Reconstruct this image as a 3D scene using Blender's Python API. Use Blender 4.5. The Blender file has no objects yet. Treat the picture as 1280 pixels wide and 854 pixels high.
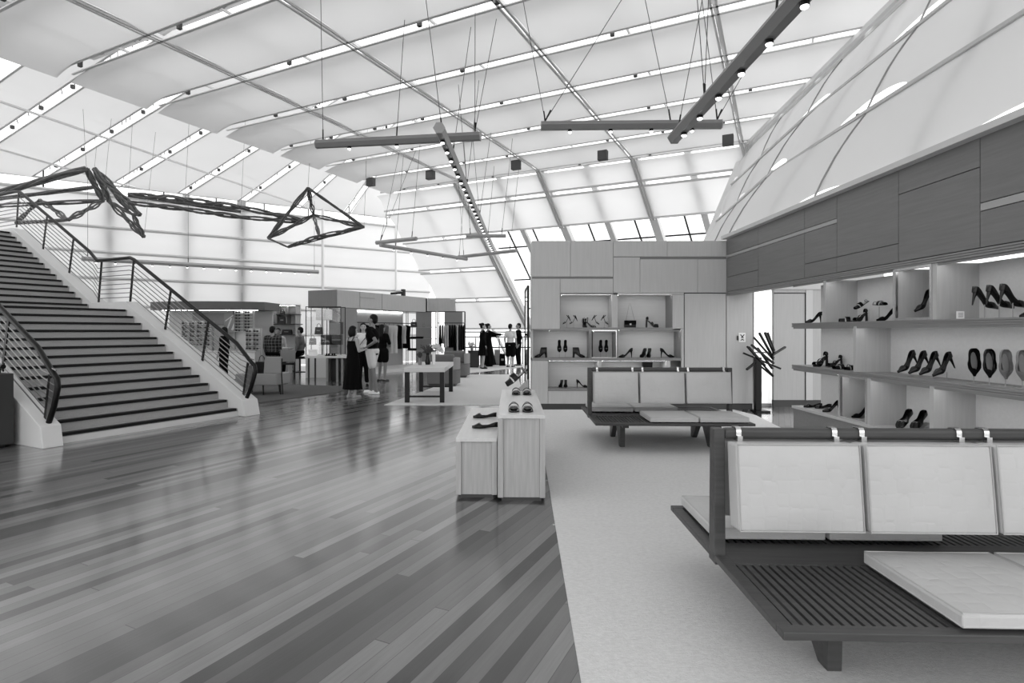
import bpy, bmesh, math, random
from mathutils import Vector, Matrix, Euler
SC = bpy.context.scene; COL = SC.collection
random.seed(7)
PI = math.pi
def V(*a): return Vector(a)
def lin(s):
    s = s/255.0
    return s/12.92 if s <= .04045 else ((s+.055)/1.055)**2.4
# ---------------------------------------------------------------- camera frame helpers (metres)
CAMH, F, CX, CY = 1.42, 700.0, 624.0, 414.0
def at(px, py, Y): return Vector(((px-CX)*Y/F, Y, CAMH-(py-CY)*Y/F))
def atz(px, py, z):
    Y = (CAMH-z)*F/(py-CY); return Vector(((px-CX)*Y/F, Y, z))
CU, SU = 0.894427, 0.447214
def G(u, v, z=0.0): return Vector((CU*u+SU*v, -SU*u+CU*v, z))   # the building's own grid
GROT = -math.atan2(SU, CU)
# ---------------------------------------------------------------- materials (the photograph is black and white)
def nodes(name):
    m = bpy.data.materials.new(name); m.use_nodes = True
    nt = m.node_tree; return m, nt, nt.nodes['Principled BSDF']
def mat(name, g, rough=.5, spec=.4, metal=0, noise=0, nscale=8, stretch=(1,1,1), bump=0, bscale=60, coat=0):
    m, nt, b = nodes(name); L = lin(g)
    b.inputs['Base Color'].default_value = (L,L,L,1)
    b.inputs['Roughness'].default_value = rough; b.inputs['Metallic'].default_value = metal
    b.inputs['Specular IOR Level'].default_value = spec; b.inputs['Coat Weight'].default_value = coat
    if noise or bump:
        tc = nt.nodes.new('ShaderNodeTexCoord'); mp = nt.nodes.new('ShaderNodeMapping')
        mp.inputs['Scale'].default_value = stretch; nt.links.new(tc.outputs['Object'], mp.inputs['Vector'])
    if noise:
        n = nt.nodes.new('ShaderNodeTexNoise'); n.inputs['Scale'].default_value = nscale; n.inputs['Detail'].default_value = 6
        r = nt.nodes.new('ShaderNodeMapRange')
        r.inputs['From Min'].default_value = .25; r.inputs['From Max'].default_value = .75
        r.inputs['To Min'].default_value = L*(1-noise); r.inputs['To Max'].default_value = L*(1+noise)
        nt.links.new(mp.outputs['Vector'], n.inputs['Vector']); nt.links.new(n.outputs['Fac'], r.inputs['Value'])
        nt.links.new(r.outputs['Result'], b.inputs['Base Color'])
    if bump:
        n2 = nt.nodes.new('ShaderNodeTexNoise'); n2.inputs['Scale'].default_value = bscale; n2.inputs['Detail'].default_value = 4
        bp = nt.nodes.new('ShaderNodeBump'); bp.inputs['Strength'].default_value = bump; bp.inputs['Distance'].default_value = .01
        nt.links.new(mp.outputs['Vector'], n2.inputs['Vector']); nt.links.new(n2.outputs['Fac'], bp.inputs['Height'])
        nt.links.new(bp.outputs['Normal'], b.inputs['Normal'])
    return m
def fabric_mat(name, refl, trans, fac, bands=0):
    m = bpy.data.materials.new(name); m.use_nodes = True; nt = m.node_tree; nt.nodes.clear()
    o = nt.nodes.new('ShaderNodeOutputMaterial'); mx = nt.nodes.new('ShaderNodeMixShader')
    d = nt.nodes.new('ShaderNodeBsdfDiffuse'); t = nt.nodes.new('ShaderNodeBsdfTranslucent')
    d.inputs['Color'].default_value = (refl,)*3+(1,); t.inputs['Color'].default_value = (trans,)*3+(1,)
    mx.inputs['Fac'].default_value = fac
    nt.links.new(d.outputs[0], mx.inputs[1]); nt.links.new(t.outputs[0], mx.inputs[2]); nt.links.new(mx.outputs[0], o.inputs[0])
    n = nt.nodes.new('ShaderNodeTexNoise'); n.inputs['Scale'].default_value = .6; n.inputs['Detail'].default_value = 3
    tc = nt.nodes.new('ShaderNodeTexCoord'); nt.links.new(tc.outputs['Object'], n.inputs['Vector'])
    r = nt.nodes.new('ShaderNodeMapRange'); r.inputs['From Min'].default_value=.3; r.inputs['From Max'].default_value=.7
    r.inputs['To Min'].default_value = trans*.96; r.inputs['To Max'].default_value = min(1,trans*1.04)
    nt.links.new(n.outputs['Fac'], r.inputs['Value']); nt.links.new(r.outputs['Result'], t.inputs['Color'])
    return m
def glass_mat(name, tint=.97, gl=.06):
    m = bpy.data.materials.new(name); m.use_nodes = True; nt = m.node_tree; nt.nodes.clear()
    o = nt.nodes.new('ShaderNodeOutputMaterial'); mx = nt.nodes.new('ShaderNodeMixShader')
    d = nt.nodes.new('ShaderNodeBsdfTransparent'); t = nt.nodes.new('ShaderNodeBsdfGlossy')
    d.inputs['Color'].default_value = (tint,)*3+(1,); t.inputs['Roughness'].default_value = .03
    mx.inputs['Fac'].default_value = gl
    nt.links.new(d.outputs[0], mx.inputs[1]); nt.links.new(t.outputs[0], mx.inputs[2]); nt.links.new(mx.outputs[0], o.inputs[0])
    return m
def emit_mat(name, s):
    m, nt, b = nodes(name)
    b.inputs['Base Color'].default_value = (.8,.8,.8,1)
    b.inputs['Emission Color'].default_value = (1,1,1,1); b.inputs['Emission Strength'].default_value = s
    return m
def wood_mat(name, g, noise=.12, rough=.45, axis='z', spec=.4):
    st = {'z':(14,14,.8), 'x':(.8,14,14), 'y':(14,.8,14)}[axis]
    return mat(name, g, rough, spec, noise=noise, nscale=3, stretch=st, bump=.05, bscale=6)
def floor_mat():
    m, nt, b = nodes('plank_floor'); N = nt.nodes.new; Lk = nt.links.new
    def math_(op, a, c=None):
        n = N('ShaderNodeMath'); n.operation = op
        for i, x in enumerate((a, c)):
            if x is None: continue
            if isinstance(x, (int, float)): n.inputs[i].default_value = x
            else: Lk(x, n.inputs[i])
        return n.outputs[0]
    tc = N('ShaderNodeTexCoord'); mp = N('ShaderNodeMapping'); mp.vector_type = 'POINT'
    mp.inputs['Rotation'].default_value = (0,0,-GROT)
    Lk(tc.outputs['Object'], mp.inputs['Vector'])
    sp = N('ShaderNodeSeparateXYZ'); Lk(mp.outputs['Vector'], sp.inputs[0])
    U, W = sp.outputs[0], sp.outputs[1]
    PW = .083
    row = math_('FLOOR', math_('DIVIDE', U, PW)); fr = math_('FRACT', math_('DIVIDE', U, PW))
    wn = N('ShaderNodeTexWhiteNoise'); wn.noise_dimensions = '1D'; Lk(row, wn.inputs['W'])
    vv = math_('ADD', math_('DIVIDE', W, 4.4), math_('MULTIPLY', wn.outputs['Value'], 1.0))
    col = math_('FLOOR', vv); frv = math_('FRACT', vv)
    cv = N('ShaderNodeCombineXYZ'); Lk(row, cv.inputs[0]); Lk(col, cv.inputs[1])
    w2 = N('ShaderNodeTexWhiteNoise'); w2.noise_dimensions = '2D'; Lk(cv.outputs[0], w2.inputs['Vector'])
    cr = N('ShaderNodeValToRGB'); cr.color_ramp.interpolation = 'LINEAR'
    e = cr.color_ramp.elements
    D, Md, Lt = lin(28), lin(86), lin(118)
    e[0].position = 0; e[0].color = (D,D,D,1); e[1].position = 1; e[1].color = (Lt,)*3+(1,)
    x = e.new(.22); x.color = (lin(40),)*3+(1,)
    x = e.new(.33); x.color = (Md,)*3+(1,)
    x = e.new(.75); x.color = (lin(103),)*3+(1,)
    Lk(w2.outputs['Value'], cr.inputs['Fac'])
    # grain
    mp2 = N('ShaderNodeMapping'); mp2.inputs['Scale'].default_value = (40,2.2,1); Lk(mp.outputs['Vector'], mp2.inputs['Vector'])
    gn = N('ShaderNodeTexNoise'); gn.inputs['Scale'].default_value = 1.6; gn.inputs['Detail'].default_value = 5
    Lk(mp2.outputs['Vector'], gn.inputs['Vector'])
    gm = N('ShaderNodeMapRange'); gm.inputs['To Min'].default_value = .72; gm.inputs['To Max'].default_value = 1.25
    Lk(gn.outputs['Fac'], gm.inputs['Value'])
    mul = N('ShaderNodeVectorMath'); mul.operation = 'SCALE'; Lk(cr.outputs['Color'], mul.inputs[0]); Lk(gm.outputs['Result'], mul.inputs['Scale'])
    seam = math_('MAXIMUM', math_('LESS_THAN', fr, .028), math_('LESS_THAN', frv, .0012))
    mix = N('ShaderNodeMix'); mix.data_type = 'RGBA'
    Lk(seam, mix.inputs['Factor']); Lk(mul.outputs[0], mix.inputs['A']); mix.inputs['B'].default_value = (.012,.012,.012,1)
    Lk(mix.outputs['Result'], b.inputs['Base Color'])
    b.inputs['Roughness'].default_value = .35; b.inputs['Specular IOR Level'].default_value = .4; b.inputs['Coat Weight'].default_value = 1.0; b.inputs['Coat Roughness'].default_value = .13; b.inputs['Coat IOR'].default_value = 1.5
    bp = N('ShaderNodeBump'); bp.inputs['Strength'].default_value = .06; bp.inputs['Distance'].default_value = .01
    Lk(gn.outputs['Fac'], bp.inputs['Height']); Lk(bp.outputs['Normal'], b.inputs['Normal'])
    return m
def carpet_mat(name, g, noise=.1):
    m = mat(name, g, .95, .1, noise=noise, nscale=60, stretch=(.6,1.4,1), bump=.4, bscale=190)
    return m
def croc_mat(name, g):
    m = mat(name, g, .45, .4, noise=.05, nscale=4)
    nt = m.node_tree; b = nt.nodes['Principled BSDF']; tc = nt.nodes.new('ShaderNodeTexCoord')
    vo = nt.nodes.new('ShaderNodeTexVoronoi'); vo.distance = 'CHEBYCHEV'; vo.inputs['Scale'].default_value = 17; vo.inputs['Randomness'].default_value = .55
    bp = nt.nodes.new('ShaderNodeBump'); bp.inputs['Strength'].default_value = .55; bp.inputs['Distance'].default_value = .012; bp.invert = True
    n = nt.nodes.new('ShaderNodeMath'); n.operation = 'POWER'; n.inputs[1].default_value = 3.0
    nt.links.new(tc.outputs['Object'], vo.inputs['Vector']); nt.links.new(vo.outputs['Distance'], n.inputs[0]); nt.links.new(n.outputs[0], bp.inputs['Height'])
    nt.links.new(bp.outputs['Normal'], b.inputs['Normal']); return m
def plaid_mat():
    m, nt, b = nodes('plaid_cloth'); N = nt.nodes.new; Lk = nt.links.new
    tc = N('ShaderNodeTexCoord'); out = []
    for ax in ('X', 'Z'):
        w = N('ShaderNodeTexWave'); w.wave_type = 'BANDS'; w.bands_direction = ax; w.inputs['Scale'].default_value = 3.2
        Lk(tc.outputs['Object'], w.inputs['Vector'])
        g = N('ShaderNodeMath'); g.operation = 'GREATER_THAN'; g.inputs[1].default_value = .88; Lk(w.outputs['Fac'], g.inputs[0]); out.append(g.outputs[0])
    a = N('ShaderNodeMath'); a.operation = 'ADD'; Lk(out[0], a.inputs[0]); Lk(out[1], a.inputs[1])
    r = N('ShaderNodeMapRange'); r.inputs['From Max'].default_value = 2; r.inputs['To Min'].default_value = .012; r.inputs['To Max'].default_value = .18
    Lk(a.outputs[0], r.inputs['Value']); Lk(r.outputs['Result'], b.inputs['Base Color']); b.inputs['Roughness'].default_value = .9
    return m
MT = dict(
    floor=floor_mat(), carpet=carpet_mat('light_carpet', 208), rug=carpet_mat('pale_rug', 205, .06), darkrug=carpet_mat('dark_rug', 92),
    fabric=fabric_mat('sunscreen_fabric', .82, .66, .43), wallfabric=fabric_mat('wall_screen_fabric', .80, .60, .37),
    farfabric=fabric_mat('far_screen_fabric', .85, .78, .52),
    glass=glass_mat('clear_glass'), rail=mat('grey_aluminium', 200, .4, .5, .1), whitesteel=mat('white_painted_steel', 225, .4),
    greysteel=mat('grey_painted_steel', 150, .45), darksteel=mat('dark_steel', 22, .4, .3, .1), blackmetal=mat('black_metal', 9, .38, .25),
    wire=mat('steel_wire', 95, .4, .5, .6), bright=mat('polished_steel', 215, .22, .5, 1.0), bar=mat('satin_steel', 118, .35, .5, .7),
    cab=wood_mat('oak_veneer', 180, .05), cabshade=wood_mat('oak_shaded', 172, .06), header=wood_mat('dark_oak_veneer', 113, .10, .42, 'y'), cabedge=wood_mat('oak_edge', 120, .08, axis='x'),  # divider oak is the cabinet oak darkened, shade put into the colour
    shelf=wood_mat('oak_shelf', 128, .10, axis='y'), niche=wood_mat('oak_back_lit', 190, .04, axis='x'), kick=mat('dark_plinth', 70, .6),  # niche backs: cabinet oak lightened, LED light put into the colour
    gap=mat('dark_backing_shade', 30, .8), trim=mat('light_trim', 158, .4),  # near-black backing behind joints, also paints the shade between bench slats
    bench=wood_mat('dark_walnut', 70, .25, .42, 'x', .3), cushion=croc_mat('pale_leather', 186),
    piping=mat('leather_piping', 175, .5), oak=wood_mat('plinth_oak', 172, .16, .5), oaktop=wood_mat('plinth_oak_top', 205, .06, .35, 'y'),
    black=mat('black_leather', 7, .25, .3), blacksuede=mat('black_suede', 10, .9, .1), grey=mat('grey_leather', 110, .4), silver=mat('silver_leather', 190, .3, .5, .6),
    midgrey=mat('mid_grey', 128, .6), light=mat('light_grey', 200, .6), white=mat('white_paint', 232, .5), dark=mat('dark_grey', 52, .6), tread=mat('stair_carpet', 160, .85, .2, noise=.08, nscale=90),
    nosing=mat('black_nosing', 12, .6, .3), stair=mat('white_stair_paint', 208, .5),
    skin=mat('skin', 160, .55, .3), skindark=mat('tan_skin', 128, .55, .3), hair=mat('dark_hair', 8, .55, .2), lip=mat('lip', 95, .5),
    blackcloth=mat('black_cloth', 12, .95, .1), whitecloth=mat('white_cloth', 212, .9, .1), greycloth=mat('grey_cloth', 120, .9, .1), darkcloth=mat('charcoal_cloth', 42, .9, .1),
    plaid=plaid_mat(), upholstery=mat('grey_upholstery', 110, .9, .1, noise=.08, nscale=70, bump=.1, bscale=200), uphtop=mat('pale_upholstery', 142, .9, .1),
    chair=mat('chair_upholstery', 150, .9, .1), leaf=mat('leaf_green', 60, .5), petal=mat('white_petal', 205, .6), led=emit_mat('led_strip', 13.0), spot=emit_mat('spot_lens', 5.0),
    sculpt=mat('dark_wood_strip', 88, .55, .3, noise=.3, nscale=14), vol=wood_mat('pale_oak_cladding', 178, .06), voldark=wood_mat('grey_oak_cladding', 118, .06),
    slat=mat('grey_slatted_panel', 142, .6), clad=mat('beam_paint', 118, .4), speaker=mat('speaker_grille', 84, .7),
    canopy=mat('canopy_grey', 92, .6),
    mirror=mat('mirror_glass', 225, .03, .5, 1.0), paper=mat('white_card', 235, .7), ink=mat('black_ink', 20, .7),
)
# ---------------------------------------------------------------- mesh builder
BASE = {}
def root_of(o):
    while o.parent: o = o.parent
    return o
class MB:
    def __init__(s): s.bm = bmesh.new()
    def hull8(s, p):
        v = [s.bm.verts.new(q) for q in p]
        for f in ((0,3,2,1),(4,5,6,7),(0,1,5,4),(1,2,6,5),(2,3,7,6),(3,0,4,7)): s.bm.faces.new([v[i] for i in f])
        return s
    def box(s, x0, x1, y0, y1, z0, z1, M=None):
        p = [V(x0,y0,z0),V(x1,y0,z0),V(x1,y1,z0),V(x0,y1,z0),V(x0,y0,z1),V(x1,y0,z1),V(x1,y1,z1),V(x0,y1,z1)]
        if M: p = [M@q for q in p]
        return s.hull8(p)
    def gbox(s, u0, u1, v0, v1, z0, z1):
        return s.hull8([G(u0,v0,z0),G(u1,v0,z0),G(u1,v1,z0),G(u0,v1,z0),G(u0,v0,z1),G(u1,v0,z1),G(u1,v1,z1),G(u0,v1,z1)])
    def prism(s, poly, ext):
        ext = Vector(ext); poly = [Vector(p) for p in poly]; n = len(poly)
        a = [s.bm.verts.new(p) for p in poly]; b = [s.bm.verts.new(p+ext) for p in poly]
        s.bm.faces.new(list(reversed(a))); s.bm.faces.new(b)
        for i in range(n): s.bm.faces.new((a[i], a[(i+1)%n], b[(i+1)%n], b[i]))
        return s
    def tube(s, pts, r, n=8, flat=None, closed=False):
        pts = [Vector(p) for p in pts]; k = len(pts)
        rs = r if isinstance(r, (list, tuple)) else [r]*k
        rings = []; pn = None
        for i, p in enumerate(pts):
            a = pts[max(0,i-1)] if not closed else pts[i-1]; b = pts[min(k-1,i+1)] if not closed else pts[(i+1)%k]
            t = (b-a).normalized()
            if pn is None:
                ref = V(0,0,1) if abs(t.z) < .95 else V(1,0,0)
                x = t.cross(ref).normalized()
            else:
                x = (pn - t*pn.dot(t))
                x = x.normalized() if x.length > 1e-6 else t.orthogonal().normalized()
            pn = x; y = t.cross(x).normalized()
            fl = flat or 1.0
            rings.append([s.bm.verts.new(p + x*math.cos(2*PI*j/n)*rs[i] + y*math.sin(2*PI*j/n)*rs[i]*fl) for j in range(n)])
        m = k if closed else k-1
        for i in range(m):
            A, B = rings[i], rings[(i+1)%k]
            for j in range(n): s.bm.faces.new((A[j], A[(j+1)%n], B[(j+1)%n], B[j]))
        if not closed:
            s.bm.faces.new(list(reversed(rings[0]))); s.bm.faces.new(rings[-1])
        return s
    def bar(s, p, q, w, h=None, up=(0,0,1)):
        p, q = Vector(p), Vector(q); h = h or w; t = (q-p).normalized(); up = Vector(up)
        if abs(t.dot(up)) > .98: up = V(0,1,0)
        x = t.cross(up).normalized()*w/2; y = x.cross(t).normalized()*h/2
        return s.hull8([p-x-y, p+x-y, p+x+y, p-x+y, q-x-y, q+x-y, q+x+y, q-x+y])
    def lathe(s, prof, n=16, c=(0,0,0), sx=1, sy=1, fold=0, kf=8):
        c = Vector(c); rings = []
        for i, (r, z) in enumerate(prof):
            fa = fold*i/max(1,len(prof)-1)
            rings.append([s.bm.verts.new(c+V(r*sx*(1+fa*math.sin(kf*2*PI*j/n))*math.cos(2*PI*j/n), r*sy*(1+fa*math.sin(kf*2*PI*j/n))*math.sin(2*PI*j/n), z)) for j in range(n)])
        for A, B in zip(rings, rings[1:]):
            for j in range(n): s.bm.faces.new((A[j], A[(j+1)%n], B[(j+1)%n], B[j]))
        s.bm.faces.new(list(reversed(rings[0]))); s.bm.faces.new(rings[-1])
        return s
    def ell(s, c, r, M=None, n=12, m=8):
        c = Vector(c); r = Vector(r) if not isinstance(r,(int,float)) else V(r,r,r)
        T = Matrix.Translation(c) @ (M.to_4x4() if M else Matrix.Identity(4)) @ Matrix.Diagonal((r.x,r.y,r.z,1))
        bmesh.ops.create_uvsphere(s.bm, u_segments=n, v_segments=m, radius=1, matrix=T)
        return s
    def cap(s, p, r1, q, r2, n=10):
        p, q = Vector(p), Vector(q); d = q-p; L = d.length
        if L < 1e-5: return s.ell(p, max(r1,r2))
        t = d/L; k = 4; pts = []; rs = []
        for i in range(k): a = PI/2*i/k; pts.append(p - t*r1*math.cos(a)); rs.append(max(.0006, r1*math.sin(a)))
        pts += [p, q]; rs += [r1, r2]
        for i in range(k-1, -1, -1): a = PI/2*i/k; pts.append(q + t*r2*math.cos(a)); rs.append(max(.0006, r2*math.sin(a)))
        return s.tube(pts, rs, n)
    def surf(s, f, nu, nv, closed_u=False):
        g = [[s.bm.verts.new(f(i/nu if not closed_u else i/nu, j/nv)) for j in range(nv+1)] for i in range(nu if closed_u else nu+1)]
        for i in range(nu):
            for j in range(nv):
                A, B = g[i], g[(i+1)%len(g)]
                s.bm.faces.new((A[j], B[j], B[j+1], A[j+1]))
        return s
    def build(s, name, m, parent=None, smooth=None, bevel=0, solid=0, sub=0, seg=2):
        bm = s.bm
        bmesh.ops.recalc_face_normals(bm, faces=bm.faces)
        if smooth is not None:
            ca = math.radians(smooth)
            for f in bm.faces: f.smooth = True
            for e in bm.edges:
                if len(e.link_faces) == 2 and e.calc_face_angle(0) > ca: e.smooth = False
        me = bpy.data.meshes.new(name); loc = V(0,0,0)
        if parent: loc = BASE.get(root_of(parent).name, V(0,0,0))
        else:
            xs = [v.co for v in bm.verts]
            loc = V((min(c.x for c in xs)+max(c.x for c in xs))/2, (min(c.y for c in xs)+max(c.y for c in xs))/2, min(c.z for c in xs))
        bmesh.ops.translate(bm, verts=bm.verts, vec=-loc)
        bm.to_mesh(me); bm.free()
        o = bpy.data.objects.new(name, me); COL.objects.link(o)
        me.materials.append(MT[m] if isinstance(m, str) else m)
        if parent: o.parent = parent
        else: o.location = loc
        if solid: md = o.modifiers.new('solid','SOLIDIFY'); md.thickness = solid; md.offset = 0
        if bevel:
            md = o.modifiers.new('bevel','BEVEL'); md.width = bevel; md.segments = seg; md.limit_method = 'ANGLE'; md.angle_limit = math.radians(35)
        if sub: md = o.modifiers.new('sub','SUBSURF'); md.levels = sub; md.render_levels = sub
        return o
def tag(o, label, cat, group=None, kind=None):
    o['label'] = label; o['category'] = cat
    if group: o['group'] = group
    if kind: o['kind'] = kind
    return o
def thing(name, label, cat, loc=(0,0,0), rz=0, group=None, world=False):
    o = bpy.data.objects.new(name, None); COL.objects.link(o); o.empty_display_size = .1
    o.location = loc; o.rotation_euler = (0,0,rz)
    if label: tag(o, label, cat, group)
    if world: BASE[o.name] = Vector(loc)
    return o
def struct_root(name, loc=(0,0,0)):
    o = bpy.data.objects.new(name, None); COL.objects.link(o); o.location = loc; o['kind'] = 'structure'; BASE[o.name] = Vector(loc); return o
def struct(name, mb, m, **k):
    o = mb.build(name, m, **k); o['kind'] = 'structure'; return o
KIDS = {}
def kids(o): return list(o.children)
def dup(root, loc, rot=None, label=None, group=None, scale=None):
    def rec(o, par):
        c = o.copy(); COL.objects.link(c); c.parent = par
        for ch in kids(o): rec(ch, c)
        return c
    r = rec(root, None); r.location = loc
    if rot is not None: r.rotation_euler = rot if not isinstance(rot,(int,float)) else (0,0,rot)
    if scale: r.scale = (scale,)*3 if isinstance(scale,(int,float)) else scale
    if label: r['label'] = label
    if group: r['group'] = group
    return r
# ================================================================ THE SETTING
WV = dict(SKY=2.05)
w = bpy.data.worlds.new('overcast_sky'); SC.world = w; w.use_nodes = True
bg = w.node_tree.nodes['Background']; bg.inputs['Color'].default_value = (1,1,1,1); bg.inputs['Strength'].default_value = WV['SKY']
VK = [6.25+1.8*k for k in range(-6, 7)]            # ceiling strips
UK = [-13.1, -10.1, -7.1, -4.05, -.95, 2.1, 5.2, 8.3]
ZC = 6.7
def umax(v): return 5.93-.381*v                    # where the ceiling meets the leaning right wall
# floor
fl = MB(); fl.box(-40, 14, -9, 45, -.05, 0); struct('floor', fl, 'floor')
# ceiling: fabric panels between bright open strips
ceil = struct_root('ceiling', (-3, 8, 6.7))
def panel(par, u0, u1, v0, v1, zf, nm='fabric_panel', cl=None, m='fabric'):
    b = MB()
    def f(s, t):
        v = v0+(v1-v0)*t; ua, ub = u0, u1
        if cl: ua, ub = cl(v, u0, u1)
        u = ua+(ub-ua)*s
        return G(u, v, zf(u, v, s, t))
    b.surf(f, 10, 6); return b.build(nm, m, par, smooth=60)
for k in range(len(VK)-1):
    v0, v1 = VK[k]+.125, VK[k+1]-.125
    for i in range(len(UK)-1):
        u0, u1 = UK[i]+.045, UK[i+1]-.045
        if u0 > max(umax(v0), umax(v1)) - .1: continue
        first = i == 0
        def zf(u, v, s, t, first=first, v0=v0, v1=v1):
            z = ZC + .07*math.sin(PI*t)**.8*(min(1, s*2.5) if first else 1)
            if first: z -= .22*max(0, (-12.2-u))**2
            return z
        panel(ceil, u0, u1, v0, v1, zf, cl=lambda v, a, b: (a, min(b, umax(v)-.03)) if a < umax(v)-.03 else (umax(v)-.031, umax(v)-.03))
# rails each side of the open strips, little struts across them, battens along the grid
for k, v in enumerate(VK):
    ue = umax(v)
    for dv in (-.125, .125):
        b = MB(); b.gbox(-13.0, ue, v+dv-.025, v+dv+.025, ZC-.008, ZC+.012); b.build('strip_rail', 'rail', ceil)
    b = MB(); b.gbox(-12.9, ue, v+.13, v+.48, ZC+.42, ZC+.5); b.build('shade_slab', 'rail', ceil)  # opaque slab added above the fabric to darken the panel edges
    b = MB(); u = -12.8
    while u < ue-.3:
        L = random.choice((.12, .3, .5)); d = random.choice((-1,1))*.055
        b.bar(G(u, v-.06*d/abs(d), ZC+.12), G(u+L, v+.06*d/abs(d), ZC+.12), .02)
        u += L+random.choice((.1,.25,.9,1.6))
    b.build('strip_brace', 'slat', ceil)
    b = MB(); u = -12.5+.7*(k%3)
    while u < ue-.5:
        b.gbox(u, u+.07, v-.035, v+.03, ZC-.01, ZC+.1); u += random.choice((1.5, 2.2, 3.1))
    b.build('strip_spotlight', 'dark', ceil)
for u in UK[1:]:
    vv = min(VK[-1], (5.93-u)/.381)
    if vv < VK[0]: continue
    for du in (-.045, .045):
        b = MB(); b.gbox(u+du-.018, u+du+.018, VK[0], vv, ZC-.008, ZC+.02); b.build('batten', 'rail', ceil)
    b = MB(); b.gbox(u-.03, u+.03, VK[0], vv, ZC+.06, ZC+.12); b.build('batten_core', 'whitesteel', ceil)
for i in range(len(UK)-1):
    for q in (.5,):
        u = UK[i]+(UK[i+1]-UK[i])*q; vv = min(VK[-1], (5.93-u)/.381)
        if vv > VK[0]:
            b = MB(); b.gbox(u-.02, u+.02, VK[0], vv, ZC+.26, ZC+.3); b.build('roof_tie', 'rail', ceil)
# the flat fascia band at the fold
VF = VK[-1]; SK = .258; DZ = 1.278
fas = MB(); fas.gbox(-13.6, umax(VF)+.1, VF-.0, VF+.06, ZC-.02, ZC+.03); fas.build('fold_rail', 'rail', ceil)
# ---- far facet, steep fabric down to the floor
far = struct_root('wall_back', tuple(G(-6, 20, 0)))
def FP(u, z, off=0):      # grid line u at fold -> point on facet at height z
    dv = (ZC-z)/DZ; return G(u+SK*dv, VF+dv-off*.8, z-off*.6)
ZR = [6.68, 6.02, 5.0, 3.85, 2.7, 1.45]
UF = [-13.9, -10.3, -7.1, -4.0, -.9]
def ufmax(z): return umax(VF)-.02
def fpanel(ua, ub, za, zb):
    b = MB()
    def f(s, t):
        z = za+(zb-za)*t; p = FP(ua+(ub-ua)*s, z); n = V(SU*.6, CU*.6, .62)
        return p + n*.10*math.sin(PI*t)
    b.surf(f, 10, 5); b.build('fabric_panel', 'farfabric', far, smooth=60)
for r in range(len(ZR)-1):
    for i in range(len(UF)):
        ua = UF[i]; ub = UF[i+1] if i+1 < len(UF) else ufmax(0)+.4
        if r >= 2 and i > 0: continue
        fpanel(ua+.05, ub-.05, ZR[r]-.07, ZR[r+1]+.07)
for r, z in enumerate(ZR[1:], 1):
    ue = ufmax(0)+.3 if r <= 2 else UF[1]
    for dz in (-.07, .07):
        if r == 2 and dz < 0:
            ue2 = UF[1]
        else: ue2 = ue
        b = MB(); b.bar(FP(UF[0], z+dz), FP(ue2, z+dz), .05, .06); b.build('strip_rail', 'rail', far)
for i, u in enumerate(UF[1:], 1):
    for d in (-.05, .05):
        zb = 0 if i == 1 else ZR[2]
        b = MB(); b.bar(FP(u+d, ZR[0]), FP(u+d, zb), .06); b.build('batten', 'rail', far)
    b = MB(); b.bar(FP(u, ZR[0], -.25), FP(u, 0, -.25), .26, .18); b.build('white_rib', 'whitesteel', far)
for i in range(len(UF)-1):
    u = (UF[i]+UF[i+1])/2
    b = MB(); b.bar(FP(u, ZR[0], -.25), FP(u, 0, -.25), .2 if i else .07, .1); b.build('white_rib', 'whitesteel', far)
b = MB(); b.bar(FP(ufmax(0)+.3, ZR[0], -.2), FP(ufmax(0)-1.6, 2.0, -.2), .25, .2); b.build('white_rib', 'whitesteel', far)
for z, m_ in ((4.35, .05), (3.2, .05), (2.1, .05)):
    b = MB(); b.bar(FP(UF[1]+.2, z, -.4), FP(-2.2, z, -.4), m_); b.build('glazing_bar', 'darksteel', far)
for u in (-9.4, -8.4, -6.3, -4.7, -3.1):
    b = MB(); b.bar(FP(u, ZR[2], -.42), FP(u, .0, -.42), .045); b.build('glazing_bar', 'darksteel', far)
b = MB()
b.prism([FP(UF[1]+.15, ZR[2]-.1, -.5), FP(1.6, ZR[2]-.1, -.5), FP(1.6, 0, -.5), FP(UF[1]+.15, 0, -.5)], V(SU,CU,.7)*.02)
b.build('glass_pane', 'glass', far)
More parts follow.
